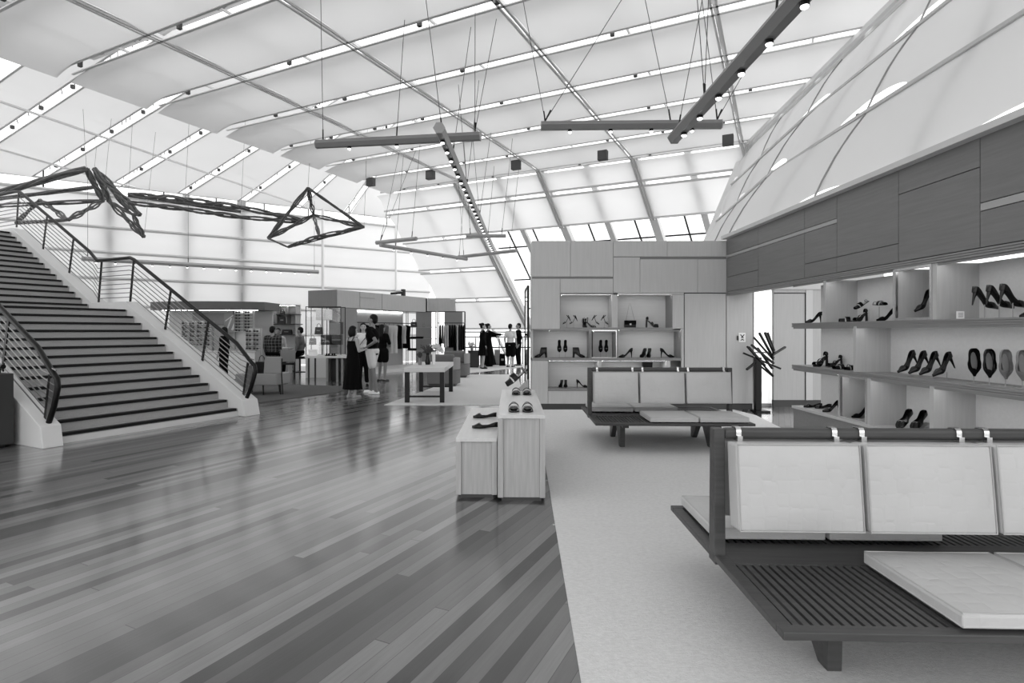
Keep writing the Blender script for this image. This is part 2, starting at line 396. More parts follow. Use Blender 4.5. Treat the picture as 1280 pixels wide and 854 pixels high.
# ---- left vault continuing beyond the main ceiling
def uw(v): return -15.4-.588*(21.35-v)
vault = struct_root('ceiling', (-14, 18, 6.5))
def zv(u, v): return 6.55+1.35*(u-uw(v))/(-15.5-uw(v))
VL = VK[3:] + [18.85, 20.6]
for k in range(len(VL)-1):
    a, c = VL[k]+.16, VL[k+1]-.16
    if abs(VL[k]-6.25) < .01: a = VL[k]+.65
    edges = [(-12.4, -14.7), (-14.7, -17.7), (-17.7, -20.7), (-20.7, -26)]
    for (e1, e0) in edges:
        if e1 < uw(c)-.3: continue
        def cl(v, x, y): 
            lo = max(x, uw(v)); hi = max(y, uw(v)+.01); return lo, hi
        panel(vault, e0-.005, e1+.005, a, c, lambda u, v, s, t: zv(u, v)+.03*math.sin(PI*t), cl=cl)
for k, v in enumerate(VL):
    for dv in (-.16, .16 if abs(v-6.25) > .01 else .65):
        b = MB(); b.bar(G(-12.4, v+dv, zv(-12.4, v)), G(uw(v), v+dv, zv(uw(v), v)), .05, .02); b.build('strip_rail', 'rail', vault)
    b = MB(); u = -13
    while u > uw(v)+.5:
        b.bar(G(u, v-.07, zv(u, v)+.1), G(u-.25, v+.07, zv(u-.25, v)+.1), .022); u -= random.choice((.2,.3,.6,1.1))
    b.build('strip_brace', 'slat', vault)
    b = MB(); u = -13.3
    while u > uw(v)+.5:
        b.box(-.04, .04, -.04, .04, -.05, .05, Matrix.Translation(G(u, v, zv(u, v)+.02))); u -= 1.55
    b.build('strip_spotlight', 'dark', vault)
    if 0: b.bar(G(-12.4, v+.6, zv(-12.4, v)+.5), G(uw(v), v+.6, zv(uw(v), v)+.4), .34, .08)
for u in (-14.7, -17.7, -20.7):
    va = 6.9
    while uw(va) > u: va += .2
    lo = 6.9; hi = 20.6
    if u < uw(6.9): lo = 21.35-(-15.4-u)/.588
    lo = max(5, 5)
    hi = min(20.6, 21.35-(-15.4-u)/.588) if u < -15.4 else 20.6
    # the bar is kept only where the vault exists (u right of the wall line)
    vs = [v for v in [1+.25*i for i in range(79)] if uw(v) < u]
    if vs: 
        v0, v1 = vs[0], vs[-1]
        b = MB(); b.bar(G(u, v0, zv(u, v0)-.01), G(u, v1, zv(u, v1)-.01), .05, .05); b.build('batten', 'rail', vault)
# ---- left back wall: fabric between horizontal tubes, clear glass strip on top
wl = struct_root('wall_left', (-10, 22.2, 0))
def WP(k, z, off=0): return V(-4.23-1.54*k + off*.545*1.0, 26-k - off*.84, z)
KS = [-.6, 1.6, 3.9, 6.2, 8.5, 10.8, 14.2, 18.0]
ZW = [0, 1.25, 2.3, 3.28, 4.2, 5.07, 6.2]
for i in range(len(KS)-1):
    for j in range(len(ZW)-1):
        b = MB(); k0, k1 = KS[i], KS[i+1]
        b.surf(lambda s, t: WP(k0+(k1-k0)*s, ZW[j]+.03+(ZW[j+1]-ZW[j]-.06)*t, -.06*math.sin(PI*t)), 4, 3)
        b.build('fabric_panel', 'farfabric', wl, smooth=60)
for z in ZW[1:]:
    b = MB(); b.tube([WP(KS[0], z, .04), WP(KS[-1], z, .04)], .055, 8); b.build('horizontal_tube', 'rail', wl, smooth=40)
for k, r, m_ in ((.35, .05, 'whitesteel'), (2.15, .06, 'whitesteel'), (3.85, .17, 'trim'), (4.9, .13, 'light'), (6.2, .15, 'trim'), (8.6, .17, 'trim')):
    o = .1 if r < .1 else -.22
    b = MB(); b.tube([WP(k, 0, o), WP(k, 6.6, o)], r, 12); b.build('column', m_, wl, smooth=40)
for z in (6.25, 6.6):
    b = MB(); b.bar(WP(KS[0], z, -.1), WP(KS[-1], z, -.1), .05); b.build('glazing_bar', 'greysteel', wl)
k = -.4
while k < 10:
    b = MB(); b.bar(WP(k, 6.2, -.1), WP(k, 7.0, -.1), .035); b.build('glazing_bar', 'darksteel', wl); k += .95
b = MB(); b.prism([WP(KS[0], 6.2, -.12), WP(KS[-1], 6.2, -.12), WP(KS[-1], 7.2, -.12), WP(KS[0], 7.2, -.12)], V(-.545, .84, 0)*.01); b.build('glass_pane', 'glass', wl)
# ---- leaning fabric wall on the right, above the shelves
wr = struct_root('wall_right', (5, 8, 3.1))
def BL(Y): return V(4.16+(.22*(Y-10.1) if Y > 10.1 else 0), Y, 3.1)
def TL(Y): return V(5.57+.1*Y, Y, ZC)
def RP(Y, w_, off=0):
    p = BL(Y).lerp(TL(Y + 2.2*max(0, (Y-10.1)/4.1)), w_); return p + V(-.83, .1, .55)*off
YS = [-4.75, -1.7, 1.35, 4.4, 7.45, 10.5, 12.4, 14.2]
WS = [0, .34, .66, 1.0]
for j in range(3):
    for i in range(len(YS)-1):
        a, c = YS[i], YS[i+1]
        def f(s, t, a=a, c=c, j=j):
            Y = a-.004+(c-a+.008)*s; w0, w1 = WS[j]+(.010 if j else .012), WS[j+1]-.002
            lift = (.060 if j else .036)*max(0, math.cos(2*PI*s))**.6
            ww = w0+lift*(1-t) if t < .01 else w0+lift*(1-t)+(w1-w0-lift*(1-t))*t
            return RP(Y, ww, .05*math.sin(PI*t))
        b = MB(); b.surf(f, 28, 5); b.build('fabric_panel', 'wallfabric', wr, smooth=60)
for Y in YS:
    b = MB(); b.tube([RP(Y, q/12, .012+.05*abs(math.sin(3*PI*q/12))) for q in range(13)], .012, 6); b.build('batten', 'slat', wr)
for Y in YS[:-1]:
    b = MB(); b.tube([RP(Y+1.3, 0, -.09), RP(Y+1.3, 1, -.09)], .06, 8); b.build('outer_strut', 'rail', wr)
for w_ in WS:
    for i in range(len(YS)-1):
        b = MB(); b.bar(RP(YS[i], w_, .02), RP(YS[i+1], w_, .02), .05, .04); b.build('strip_rail', 'whitesteel' if w_ in (0,1) else 'rail', wr)
    b = MB()
    for i in range(len(YS)-1):
        b.bar(RP(YS[i]+.25, w_, -.02), RP(YS[i]+.33, w_+.03, -.02), .05)
    b.build('strip_clip', 'dark', wr)
b = MB()
b.prism([V(4.0,-4.75,3.07), V(4.32,-4.75,3.07), V(4.32,-4.75,3.13), V(4.0,-4.75,3.13)], V(0,14.85,0)); b.build('ledge', 'light', wr)
b = MB(); b.bar(RP(14.2, 0), RP(14.2, 1), .16, .2); b.build('end_rib', 'whitesteel', wr)
# junction rib between ceiling and the leaning wall
b = MB()
for d in (0, .16): b.bar(TL(-4)+V(-.05-d,0,-.05), TL(16.6)+V(-.05-d,0,-.05), .07, .09)
b.build('junction_rail', 'whitesteel', wr)
# speakers under the fascia band (real little boxes fixed to the ceiling)
for i, (px, py) in enumerate(((463.5,227.5),(538,219),(645,206.5),(753.5,194.5),(910,175.5))):
    Y = (ZC-.14-CAMH)*F/(CY-py); p = at(px, py, Y)
    b = MB(); b.box(-.14,.14,-.09,.09,-.14,.14, Matrix.Translation(p) @ Matrix.Rotation(GROT,4,'Z'))
    o = b.build('ceiling_speaker', 'speaker', bevel=.01)
    nm = ('leftmost, nearest the left vault', 'left of the diagonal beam', 'right of the diagonal beam', 'second from the right end', 'rightmost, beside the leaning wall')[i]
    tag(o, 'square grey loudspeaker under the ceiling fold, '+nm, 'speaker', 'ceiling speakers')
# camera, exposure
cam = bpy.data.cameras.new('camera'); co = bpy.data.objects.new('camera', cam); COL.objects.link(co); SC.camera = co
co.location = (0,0,CAMH); co.rotation_euler = (PI/2,0,0)
cam.sensor_width = 36; cam.lens = F/1280*36
cam.shift_x = (640-CX)/1280; cam.shift_y = -(427-CY)/1280; cam.clip_end = 300; cam.clip_start = .05
vs = SC.view_settings; vs.view_transform = 'Standard'; vs.look = 'None'; vs.exposure = 0.0; vs.gamma = 1; vs.use_curve_mapping = False
SC.cycles.use_denoising = True; SC.cycles.max_bounces = 10; SC.cycles.diffuse_bounces = 5; SC.cycles.transparent_max_bounces = 16
# ================================================================ CARPETS
def slab(name, pts, m, h=.012):
    b = MB(); b.prism([V(x, y, .0005) for x, y in pts], V(0,0,h)); return b.build(name, m)
cp = struct_root  # carpets are fitted pieces lying on the planks
big = thing('carpet', 'large pale grey carpet with its edge on the planks, under both benches', 'carpet', (2, 5, 0), world=True)
b = MB(); b.prism([V(x,y,.0005) for x, y in ((.255,.5),(3.9,.5),(4.02,7.6),(4.3,9.4),(4.2,10.05),(.665,10.05))], V(0,0,.012)); b.build('pile', 'carpet', big)
for Y in (4.07, 5.27, 7.9):
    b = MB(); b.box(.30+.043*(Y-2.0), 3.95, Y-.006, Y+.006, .0125, .0132); b.build('seam', 'light', big)
tag(slab('rug', [(-2.2,10.72),(.5,10.72),(.6,18.2),(-.95,18.2)], 'rug'), 'pale rug on planks, under the white-topped table with black legs', 'rug')
tag(slab('rug', [tuple(atz(302,507,0)[:2]), tuple(atz(420,491,0)[:2]), tuple(atz(446,484,0)[:2]), tuple(atz(356,481,0)[:2]), tuple(atz(300,478,0)[:2]), tuple(atz(285,490,0)[:2])], 'darkrug'), 'dark grey rug on planks at the foot of the stairs, under an armchair', 'rug')
tag(slab('rug', [tuple(atz(583,467,0)[:2]), tuple(atz(655,459,0)[:2]), tuple(atz(655,454,0)[:2]), tuple(atz(575,458,0)[:2])], 'rug'), 'pale rug far back under the people beside the far railing', 'rug')
# ================================================================ BENCHES
def make_bench(label, loc, rz):
    t = thing('sofa_bench', label, 'bench', loc, rz, 'double-sided lounge benches')
    L, D, S = 1.82, 1.44, .36
    b = MB(); T = .030
    b.box(0, L, 0, .055, S-T, S); b.box(0, L, D-.055, D, S-T, S)
    b.box(0, .055, .055, D-.055, S-T, S); b.box(L-.055, L, .055, D-.055, S-T, S)
    b.box(.055, L-.055, .59, .85, S-T, S-.004)
    b.build('frame', 'bench', t, bevel=.004)
    b = MB(); b.box(.10, L-.10, .09, D-.09, S-.046, S-.0405); b.build('shade_board', 'gap', t)  # dark sheet added so the slat gaps look shaded
    for (y0, y1) in ((.055, .59), (.85, D-.055)):
        b = MB(); x = .065
        while x < L-.07:
            b.box(x, x+.023, y0-.002, y1+.002, S-.034, S-.006); x += .037
        for yy in (y0+.12, y1-.12): b.box(.05, L-.05, yy-.02, yy+.02, S-.040, S-.033)
        b.build('slat_panel', 'bench', t)
    for x in (.0, L-.05):
        b = MB(); b.prism([V(x,.675,S-.045), V(x,.765,S-.045), V(x,.75,.955), V(x,.69,.955)], V(.05,0,0))
        b.build('upright', 'bench', t, bevel=.004)
    b = MB(); b.box(.05, L-.05, .695, .745, .905, .957); b.build('rail', 'bench', t, bevel=.016, seg=3)
    W = (L-.10)/3
    def cushion(nm, x0, x1, y0, y1, z0, z1, tilt=0, sgn=1):
        b = MB(); cx, cy, cz = (x0+x1)/2, (y0+y1)/2, (z0+z1)/2; hx, hy, hz = (x1-x0)/2, (y1-y0)/2, (z1-z0)/2
        thin = 1 if hy < hz else 2
        N = 12
        R = Matrix.Translation(V(cx,cy,cz)) @ Matrix.Rotation(tilt, 4, 'X')
        pw = 9
        bmesh.ops.create_cube(b.bm, size=2)
        bmesh.ops.subdivide_edges(b.bm, edges=b.bm.edges, cuts=7, use_grid_fill=True)
        for v in b.bm.verts:
            x, y, z = v.co
            if thin == 1: e = (1-x**6)*(1-z**6); q = V(x*hx, y*hy*(.80+.22*e), z*hz)
            else: e = (1-abs(x)**4)*(1-abs(y)**4); q = V(x*hx, y*hy, z*hz*(.74+.34*e))
            v.co = R @ q
        o = b.build(nm, 'cushion', t, smooth=50, bevel=.012, seg=3)
        # piping round the face edge
        b = MB(); g = .985
        if thin == 1:
            for yy in (-1, 1):
                ring = [V(sx*hx*g, yy*hy*.82, sz*hz*g) for sx, sz in ((-1,-1),(1,-1),(1,1),(-1,1))]
                b.tube([R@p for p in ring], .004, 6, closed=True)
        else:
            for zz in (1,):
                ring = [V(sx*hx*g, sy*hy*g, zz*hz*.75) for sx, sy in ((-1,-1),(1,-1),(1,1),(-1,1))]
                b.tube([R@p for p in ring], .004, 6, closed=True)
        b.build('piping', 'piping', o)
        return o
    for i in range(3):
        x0 = .05+i*W+.008; x1 = x0+W-.020
        for side in (0, 1):
            if side == 0: o = cushion('back_cushion', x0, x1, .540, .675, .515, .905, -.10)
            else: o = cushion('back_cushion', x0, x1, .765, .885, .515, .905, .10)
            if side == 0:
                for fx in (.10, .88):
                    b = MB(); xx = x0+W*fx
                    pts = []
                    for q in range(20):
                        a = 2*PI*q/20; ca, sa = math.cos(a), math.sin(a)
                        k = (abs(ca)**4+abs(sa)**4)**-.25
                        pts.append((.72+.030*ca*k, .931+.031*sa*k))
                    for q in range(20):
                        (ya, za), (yb, zb) = pts[q], pts[(q+1)%20]
                        b.bar(V(xx, ya, za), V(xx, yb, zb), .024, .004, up=V(0, (ya+yb)/2-.72, (za+zb)/2-.931))
                    b.box(xx-.012, xx+.012, .672, .690, .86, .925)
                    b.build('strap', 'bright', o)
        if i > 0: cushion('seat_cushion', x0, x1, .02, .585, S+.001, S+.072)
        if i < 2: cushion('seat_cushion', x0, x1, .855, D-.02, S+.001, S+.072)
    for x in (.345, L-.40):
        for sgn in (0, 1):
            y = lambda q: q if not sgn else D-q
            b = MB(); b.prism([V(x,y(.34),S-.047), V(x,y(.70),S-.047), V(x,y(.43),.013), V(x,y(.355),.013)], V(.06,0,0)); b.build('leg', 'bench', t, bevel=.003)
        b = MB(); b.box(x-.005, x+.065, .14, D-.14, S-.080, S-.0465); b.build('crossbeam', 'bench', t)
    return t
make_bench('walnut bench with pale leather cushions in the right foreground, nearest the camera', (1.0, 1.97, 0), -.03)
make_bench('walnut bench with pale leather cushions in front of the far shoe shelves', (1.11, 6.45, 0), -.03)
# ================================================================ PLINTHS
def plinth(label, loc, rz, w, d, h, gv):
    t = thing('display_plinth', label, 'plinth', loc, rz, gv)
    b = MB(); b.box(0, w, 0, d, h-.03, h); b.build('top', 'oaktop', t, bevel=.002)
    for x in (0, w-.045):
        b = MB(); b.box(x, x+.045, 0, d, .03, h-.0305); b.build('side_panel', 'oak', t, bevel=.002)
    for y in (.018, d-.038):
        b = MB(); b.box(.046, w-.046, y, y+.02, .03, h-.031); b.build('end_panel', 'oak', t)
    b = MB(); b.box(.03, w-.03, .03, d-.03, 0, .029); b.build('kick_base', 'kick', t)
    return t
plinth('taller narrow oak plinth on the planks, with studded sandals on top', (-.012, 4.67, 0), -.022, .395, 2.03, .72, 'oak plinths')
plinth('lower oak plinth on the planks, left of the taller one, with black flats', (-.368, 4.755, 0), -.022, .35, 1.9, .51, 'oak plinths')
# ================================================================ RIGHT-HAND SHELVES AND PANELS
XF, XB = 4.1, 4.51
sh = thing('shelving_unit', 'long open oak shelving full of shoes along the right wall', 'shelving', (4.3, 4.5, 0), world=True)
YN, YE = 1.2, 7.85
b = MB(); b.box(XB, XB+.04, YN, YE, 0, 2.06); b.build('back_panel', 'niche', sh)
for (z0, z1, nm) in ((1.475, 1.53, 'shelf'), (.895, .95, 'shelf')):
    b = MB()
    for i in range(3): 
        h = (z1-z0-.008)/3; b.box(XF+.004*(i == 1), XB, YN, YE, z0+i*(h+.004), z0+i*(h+.004)+h)
    b.box(XF+.02, XB, YN, YE, z0+.002, z1-.002)
    b.build(nm, 'shelf', sh)
b = MB(); b.box(XF, XB, YN, YE, .345, .38); b.build('shelf', 'cab', sh)
b = MB(); b.box(XF+.02, XB, YN, YE-.01, .06, .344); b.build('base_cabinet', 'cabedge', sh)
b = MB(); b.box(XF+.06, XB, YN, YE-.05, 0, .06); b.build('kick_base', 'kick', sh)
for Y, z0, z1 in ((7.05,1.53,2.06),(5.8,1.53,2.06),(5.26,1.53,2.06),(3.5,1.53,2.06),(6.45,.95,1.475),(3.2,.95,1.475),(6.74,.38,.895),(6.2,.38,.895),(5.3,.38,.895),(4.3,.38,.895)):
    b = MB(); b.box(XF+.01, XB, Y, Y+.05, z0, z1); b.build('divider', 'cabshade', sh)
# thin steel frames round two of the compartments
def frame(Y, z0, z1, par):
    b = MB(); r = .012
    for z in (z0+r, z1-r): b.box(XF-.004, XF+.02, Y, Y+.5, z-r, z+r)
    for y in (Y+r, Y+.5-r): b.box(XF-.004, XF+.02, y-r, y+r, z0+2*r, z1-2*r)
    b.build('steel_frame', 'bright', par)
frame(5.31, 1.53, 2.06, sh); frame(6.25, .38, .895, sh)
LG = []
def area(name, loc, rot, sx, sy, e):
    L = bpy.data.lights.new(name, 'AREA'); L.shape = 'RECTANGLE'; L.size = sx; L.size_y = sy; L.energy = e
    o = bpy.data.objects.new(name, L); COL.objects.link(o); o.location = loc; o.rotation_euler = rot
    LG.append(o); return o
for z, segs in ((2.0565, ((YN,3.5),(3.55,5.26),(5.31,5.8),(5.85,7.05),(7.1,7.84))), (1.4735, ((YN,3.2),(3.25,6.45),(6.5,7.84))), (.8935, ((YN,4.3),(4.35,5.3),(5.35,6.2),(6.25,6.74),(6.8,7.84)))):
    for a, c in segs:
        b = MB(); b.box(XF+.032, XF+.05, a+.04, c-.04, z-.006, z); b.build('led_strip', 'led', sh)
        b = MB(); b.box(XF+.012, XF+.02, a+.01, c-.01, z-.022, z+.004); b.build('light_lip', 'shelf', sh)
# header panels above the shelves
hd = struct_root('wall_right', (4.3, 5.5, 2.1))
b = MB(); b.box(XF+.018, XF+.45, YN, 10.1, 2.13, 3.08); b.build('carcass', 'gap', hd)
def hp(y1, y0, z0, z1, m='header'):  # header veneer, darker than the cabinet fronts
    b = MB(); g = .004; b.box(XF, XF+.017, y0+g, y1-g, z0+g, z1-g); b.build('wood_panel', m, hd)
for y1, y0, rows in ((10.1,8.86,(2.13,2.39,2.735,'g',2.79,3.08)),(8.86,7.52,(2.13,2.735,'g',2.79,3.08)),(7.52,6.8,(2.13,2.32,2.735,'g',2.79,3.08)),(6.8,5.75,(2.13,2.32,3.08)),(5.75,4.775,(2.13,2.82,3.08)),(4.775,3.2,(2.13,2.44,'g',2.51,3.08)),(3.2,YN,(2.13,2.6,3.08))):
    z = rows[0]; lab = None
    for r in rows[1:]:
        if r == 'g': lab = 'g'; continue
        hp(y1, y0, z, r, 'trim' if lab == 'g' else 'header'); lab = None; z = r
b = MB()
for i in range(3): b.box(XF-.006+.003*i, XF+.12, YN, 10.1, 2.062+.023*i, 2.08+.023*i)
b.build('cornice', 'shelf', hd)
b = MB(); b.box(XF+.02, XF+.11, YN, YE, 2.058, 2.063); b.build('underside', 'shelf', hd)
# ================================================================ BACK SHELVING WALL
YB = 10.1; KB = YB/F
bx_ = lambda px: (px-CX)*KB
bz_ = lambda py: CAMH-(py-CY)*KB
bw = thing('shelving_wall', 'pale oak shelving wall with lit niches of shoes behind the far bench', 'shelving', (2.3, 10.3, 0), world=True)
def bp(nm, x0, y0, x1, y1, m='cab', d0=0, d1=.03, g=.22):
    b = MB(); b.box(bx_(x0+g), bx_(x1-g), YB+d0, YB+d1, bz_(y1-g), bz_(y0+g)); return b.build(nm, m, bw)
for r in ((665,301,713,346),(713,301,766.5,346),(766.5,301,834,321),(834,301,908,321),(766.5,321.4,800,366),(800,324,872,366),(872,324,908,366),
          (665,348.4,700,411.5),(700,348.4,766.5,366.5),(766.5,366,855,368.4),(840.5,368.4,855,411),(851.5,411,855,489),(665,451,685,505),(685,489,770,505),(770,489,855,505)):
    bp('front_panel', *r)
bp('reveal', 665, 346, 766.5, 348.4, 'cabedge', .012, .03, 0); bp('reveal', 800, 321, 908, 324, 'cabedge', .012, .03, 0)
b = MB(); b.box(bx_(665), bx_(942), YB+.46, YB+.5, 0, bz_(301)); b.build('rear_panel', 'cab', bw)
b = MB(); b.box(bx_(665), bx_(942), YB+.005, YB+.46, bz_(301)-.03, bz_(301)-.004); b.build('top_board', 'cab', bw)
b = MB(); b.box(bx_(665), bx_(665)+.02, YB+.031, YB+.46, 0, bz_(301)-.03); b.build('side_panel', 'cab', bw)
b = MB(); b.box(bx_(684), bx_(856), YB+.40, YB+.42, bz_(490), bz_(366)); b.build('niche_back', 'niche', bw)
b = MB(); b.box(bx_(665)+.02, bx_(683.9), YB+.40, YB+.42, bz_(450), bz_(411)); b.build('niche_back', 'niche', bw)
def board(x0, y0, x1, y1, m='shelf', d1=.40): bp('shelf', x0, y0, x1, y1, m, 0.0, d1, 0)
board(700,409.5,841,412.6); board(665,411.5,700,412.6); board(665,447.8,852,451); board(685,486.2,852,489)
board(700,366.5,772,368.4); 
def div(x0, y0, x1, y1, m='cabedge'): bp('divider', x0, y0, x1, y1, m, .002, .40, 0)
div(765,368.4,772,409.5,'cab'); div(699.5,368.4,700.3,409.5); div(840,368.4,841,409.5); div(738,412.6,740,447.8); div(770.5,412.6,772.5,447.8); div(851,412.6,852.2,447.8)
div(684,451,685.2,486.2); div(748,451,752,486.2,'cab'); div(833,451,838,486.2,'cab')
bp('steel_frame', 739.8, 412.6, 771, 414, 'bright', -.004, .02, 0); bp('steel_frame', 739.8, 446.6, 771, 447.8, 'bright', -.004, .02, 0)
bp('steel_frame', 739.8, 414, 741, 446.6, 'darksteel', -.004, .02, 0); bp('steel_frame', 770, 414, 771, 446.6, 'bright', -.004, .02, 0)
for x0, x1, y in ((702,764,369.2),(773,839,369.2),(687,737,413.4),(742,769,414.6),(774,850,413.4),(687,747,451.8),(753,832,451.8)):
    bp('led_strip', x0, y-.4, x1, y+.15, 'led', .03, .05, 0); bp('light_lip', x0, y-.5, x1, y+1.0, 'shelf', .006, .014, 0)
d_ = bp('door', 855.5, 366.5, 908, 504.5, 'cab', .004, .03, .5)
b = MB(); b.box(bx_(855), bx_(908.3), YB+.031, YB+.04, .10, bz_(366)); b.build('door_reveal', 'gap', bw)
bp('side_front', 908.3, 301, 942, 504.8, 'cab', .003, .03, .3)
bp('kick_base', 665.5, 505, 942, 512.4, 'kick', .035, .06, 0)
b = MB(); b.box(bx_(941)+.001, bx_(942)+.012, YB+.003, YB+.5, 0, bz_(301)); b.build('side_panel', 'cab', bw)
# little white emblem plate on the side panel
sg = thing('wall_sign', 'small white sign plate on the oak panel left of the bright doorway', 'sign', (bx_(927.5), YB+.002, bz_(422)))
b = MB(); b.box(-.062, .062, -.014, -.004, -.085, .085); b.build('plate', 'paper', sg, bevel=.004)
b = MB()
for s_ in (-1, 1):
    b.bar(V(-.035*s_, -.0165, .055), V(.02*s_, -.0165, -.01), .014, .004, up=(0,1,0)); b.bar(V(-.03*s_, -.0165, -.05), V(.01*s_, -.0165, -.03), .014, .004, up=(0,1,0))
b.build('symbol', 'ink', sg)
b = MB(); b.box(-.095, -.066, -.012, -.004, -.05, .03); b.build('switch', 'dark', sg)
# bright doorway beyond: glass door, and the panelled wall right of it
dr = struct_root('wall_back', (5.6, 11, 0))
b = MB(); b.box(5.14, 7.2, 10.48, 10.55, .13, 2.85); b.build('wood_panel', 'cab', dr)
b = MB(); b.box(5.14, 7.2, 10.49, 10.56, 0, .129); b.build('kick_base', 'kick', dr)
b = MB(); b.box(5.14, 7.2, 10.462, 10.479, 2.2, 2.32); b.build('trim', 'light', dr)
b = MB(); b.box(5.72, 5.735, 10.472, 10.479, .13, 2.13); b.box(5.14, 5.735, 10.472, 10.479, 2.125, 2.14); b.build('door_line', 'gap', dr)
b = MB(); b.box(5.735, 5.86, 10.465, 10.479, .13, 2.19); b.build('door_casing', 'light', dr)
w1 = struct_root('window_1', (4.9, 10.62, 0))
b = MB(); b.box(4.60, 5.15, 10.60, 10.61, .05, 3.0); b.build('glass_pane', 'glass', w1)
b = MB(); b.box(4.60, 5.15, 10.585, 10.63, 0, .05); b.box(4.60, 5.15, 10.585, 10.63, 1.0, 1.03); b.build('glazing_bar', 'trim', w1)
# ---- stick sculpture on a black post by the doorway
st = thing('stick_sculpture', 'black fan of sticks on a dark post beside the bright doorway', 'sculpture', tuple(at(947, 513, 9.85)*V(1,1,0).to_tuple()[0] if False else (at(947,513,9.85).x, 9.85, 0)), world=True)
X0 = at(947,513,9.85).x
b = MB(); b.box(X0-.05, X0+.05, 9.80, 9.90, .03, .96); b.build('post', 'blackmetal', st, bevel=.004)
b = MB(); b.box(X0-.08, X0+.17, 9.73, 9.97, 0, .03); b.build('base', 'blackmetal', st)
for i, (x0,y0,x1,y1) in enumerate(((155,435,405,540),(180,390,355,590),(210,380,358,505),(225,330,357,480),(262,300,357,470),(300,298,362,440),(318,298,362,420),(435,395,350,448),(178,545,235,500),(255,510,355,592),(250,400,350,540),(190,395,300,520))):
    dy = .16*math.sin(i*2.1)
    b = MB(); b.bar(at(900+x0/5.34, 360+y0/5.34, 9.85+dy), at(900+x1/5.34, 360+y1/5.34, 9.85-.06-dy*.3), .036, .03); b.build('stick', 'blackmetal', st)
# ================================================================ STAIRCASE
SU1, TR, RI, VN, VFa = -8.1, .2385, .131, 3.79, 6.42
sc = thing('staircase', 'wide pale staircase with black nosings climbing to the left', 'staircase', tuple(G(-10, 5.1, 0)), world=True)
def unose(k): return SU1-TR*(k-1) if k <= 14 else -12.5-TR*(k-15)
for k in range(1, 29):
    z1 = RI*k; u0 = unose(k); u1 = unose(k+1) if k < 28 else -20.5
    zb = max(0, z1-RI-.02) if k not in (1,) else 0
    b = MB(); b.gbox(u1-.03, u0, VN, VFa, zb, z1-.004)
    o = b.build('step', 'tread', sc)
    b = MB(); b.gbox(u0-.075, u0+.012, VN+.001, VFa-.03, z1-.038, z1+.002); b.build('nosing', 'nosing', o)
b = MB(); b.gbox(SU1-.01, SU1+.016, VN+.001, VFa-.001, 0, .082); b.build('base_strip', 'stair', sc)
def slope_z(u):
    if u > -11.24: return RI + (SU1-u)*RI/TR
    if u > -12.5: return RI*14
    return RI*15+(-12.5-u)*RI/TR if u > -15.6 else RI*28
def curb(v0, v1, nm):
    b = MB()
    top = [(-7.98,.26),(-11.30,slope_z(-11.24)+.16),(-12.40,RI*14+.16),(-15.6,RI*28+.10),(-20.5,RI*28+.10)]
    bot = [(-20.5,3.2),(-15.6,3.1),(-12.4,1.35),(-11.2,1.25),(-8.9,0),(-7.92,0)]
    poly = [G(u, v0, z) for u, z in top+bot]
    b.prism(poly, G(0, v1-v0, 0)); b.build(nm, 'stair', sc, bevel=.006)
curb(VFa, VFa+.30, 'stringer'); curb(VN-.22, VN, 'stringer')
b = MB(); b.prism([G(u, VN+.02, z) for u, z in ((-8.2,0),(-11.3,1.55),(-12.4,1.6),(-15.6,3.3),(-20.4,3.35),(-20.4,3.2),(-15.6,3.1),(-12.4,1.35),(-11.2,1.25),(-8.9,0))], G(0, VFa-VN-.04, 0)); b.build('soffit', 'stair', sc)
def railing(v, label):
    HR = .97
    def hz(u): return slope_z(u)+HR+(.05 if -12.5 <= u <= -11.24 else 0)
    pts = [G(-8.06, v, .275), G(-7.93, v, .50), G(-7.84, v, .74), G(-7.86, v, .84), G(-7.98, v, .93)]
    pts += [G(u, v, hz(u)) for u in (-8.3,-9,-10,-11.2)] + [G(-11.34, v, RI*14+HR+.05), G(-12.45, v, RI*14+HR+.05)] + [G(u, v, hz(u)) for u in (-12.75,-14,-15.55)] + [G(-15.8, v, RI*28+HR), G(-20.4, v, RI*28+HR)]
    b = MB(); b.tube(pts, .033, 10); r = b.build('handrail', 'blackmetal', sc, smooth=50); r['label'] = label
    for u, ln in ((-8.14,.12),(-9.2,.17),(-10.25,.17),(-11.34,.12),(-12.42,.12),(-13.5,.17),(-14.55,.17),(-15.7,.1),(-17.2,.0),(-18.8,.0)):
        zt = hz(u)+(.03 if u != -8.14 else -.02)
        zt2 = slope_z(u+ln) if u+ln < -8.1 else .1
        b = MB(); b.bar(G(u, v, slope_z(u)+.14), G(u+ln, v, min(zt, (hz(u+ln) if u+ln < -8.1 else .9))-.01), .05, .016, up=tuple(G(0,1,0))); b.build('post', 'darksteel', r)
    for i in range(8):
        d = .22+.088*i
        p = [G(-8.02+.02*i, v, slope_z(-8.1)+d-.03)] + [G(u, v, slope_z(u)+d) for u in (-8.2,-11.2)] + [G(-11.36, v, RI*14+d+.03), G(-12.44, v, RI*14+d+.03)] + [G(u, v, slope_z(u)+d) for u in (-12.6,-15.55)] + [G(-15.8, v, RI*28+d), G(-20.4, v, RI*28+d)]
        b = MB(); b.tube(p, .0085, 6); b.build('bar', 'bar', r, smooth=50)
    b = MB(); b.prism([G(-8.12,v-.006,.30), G(-7.99,v-.006,.50), G(-7.90,v-.006,.74), G(-7.93,v-.006,.86), G(-8.06,v-.006,.82)], G(0,.012,0)); b.build('end_panel', 'bar', r)
    return r
railing(VFa+.14, 'black handrail with thin steel bars on the far side of the stairs')
railing(VN-.10, 'black handrail with thin steel bars on the near side of the stairs')
pc = thing('parapet_cabinet', 'dark cabinet block with a rail at the left edge below the stairs', 'cabinet', tuple(G(-9.5, 3.2, 0)), world=True)
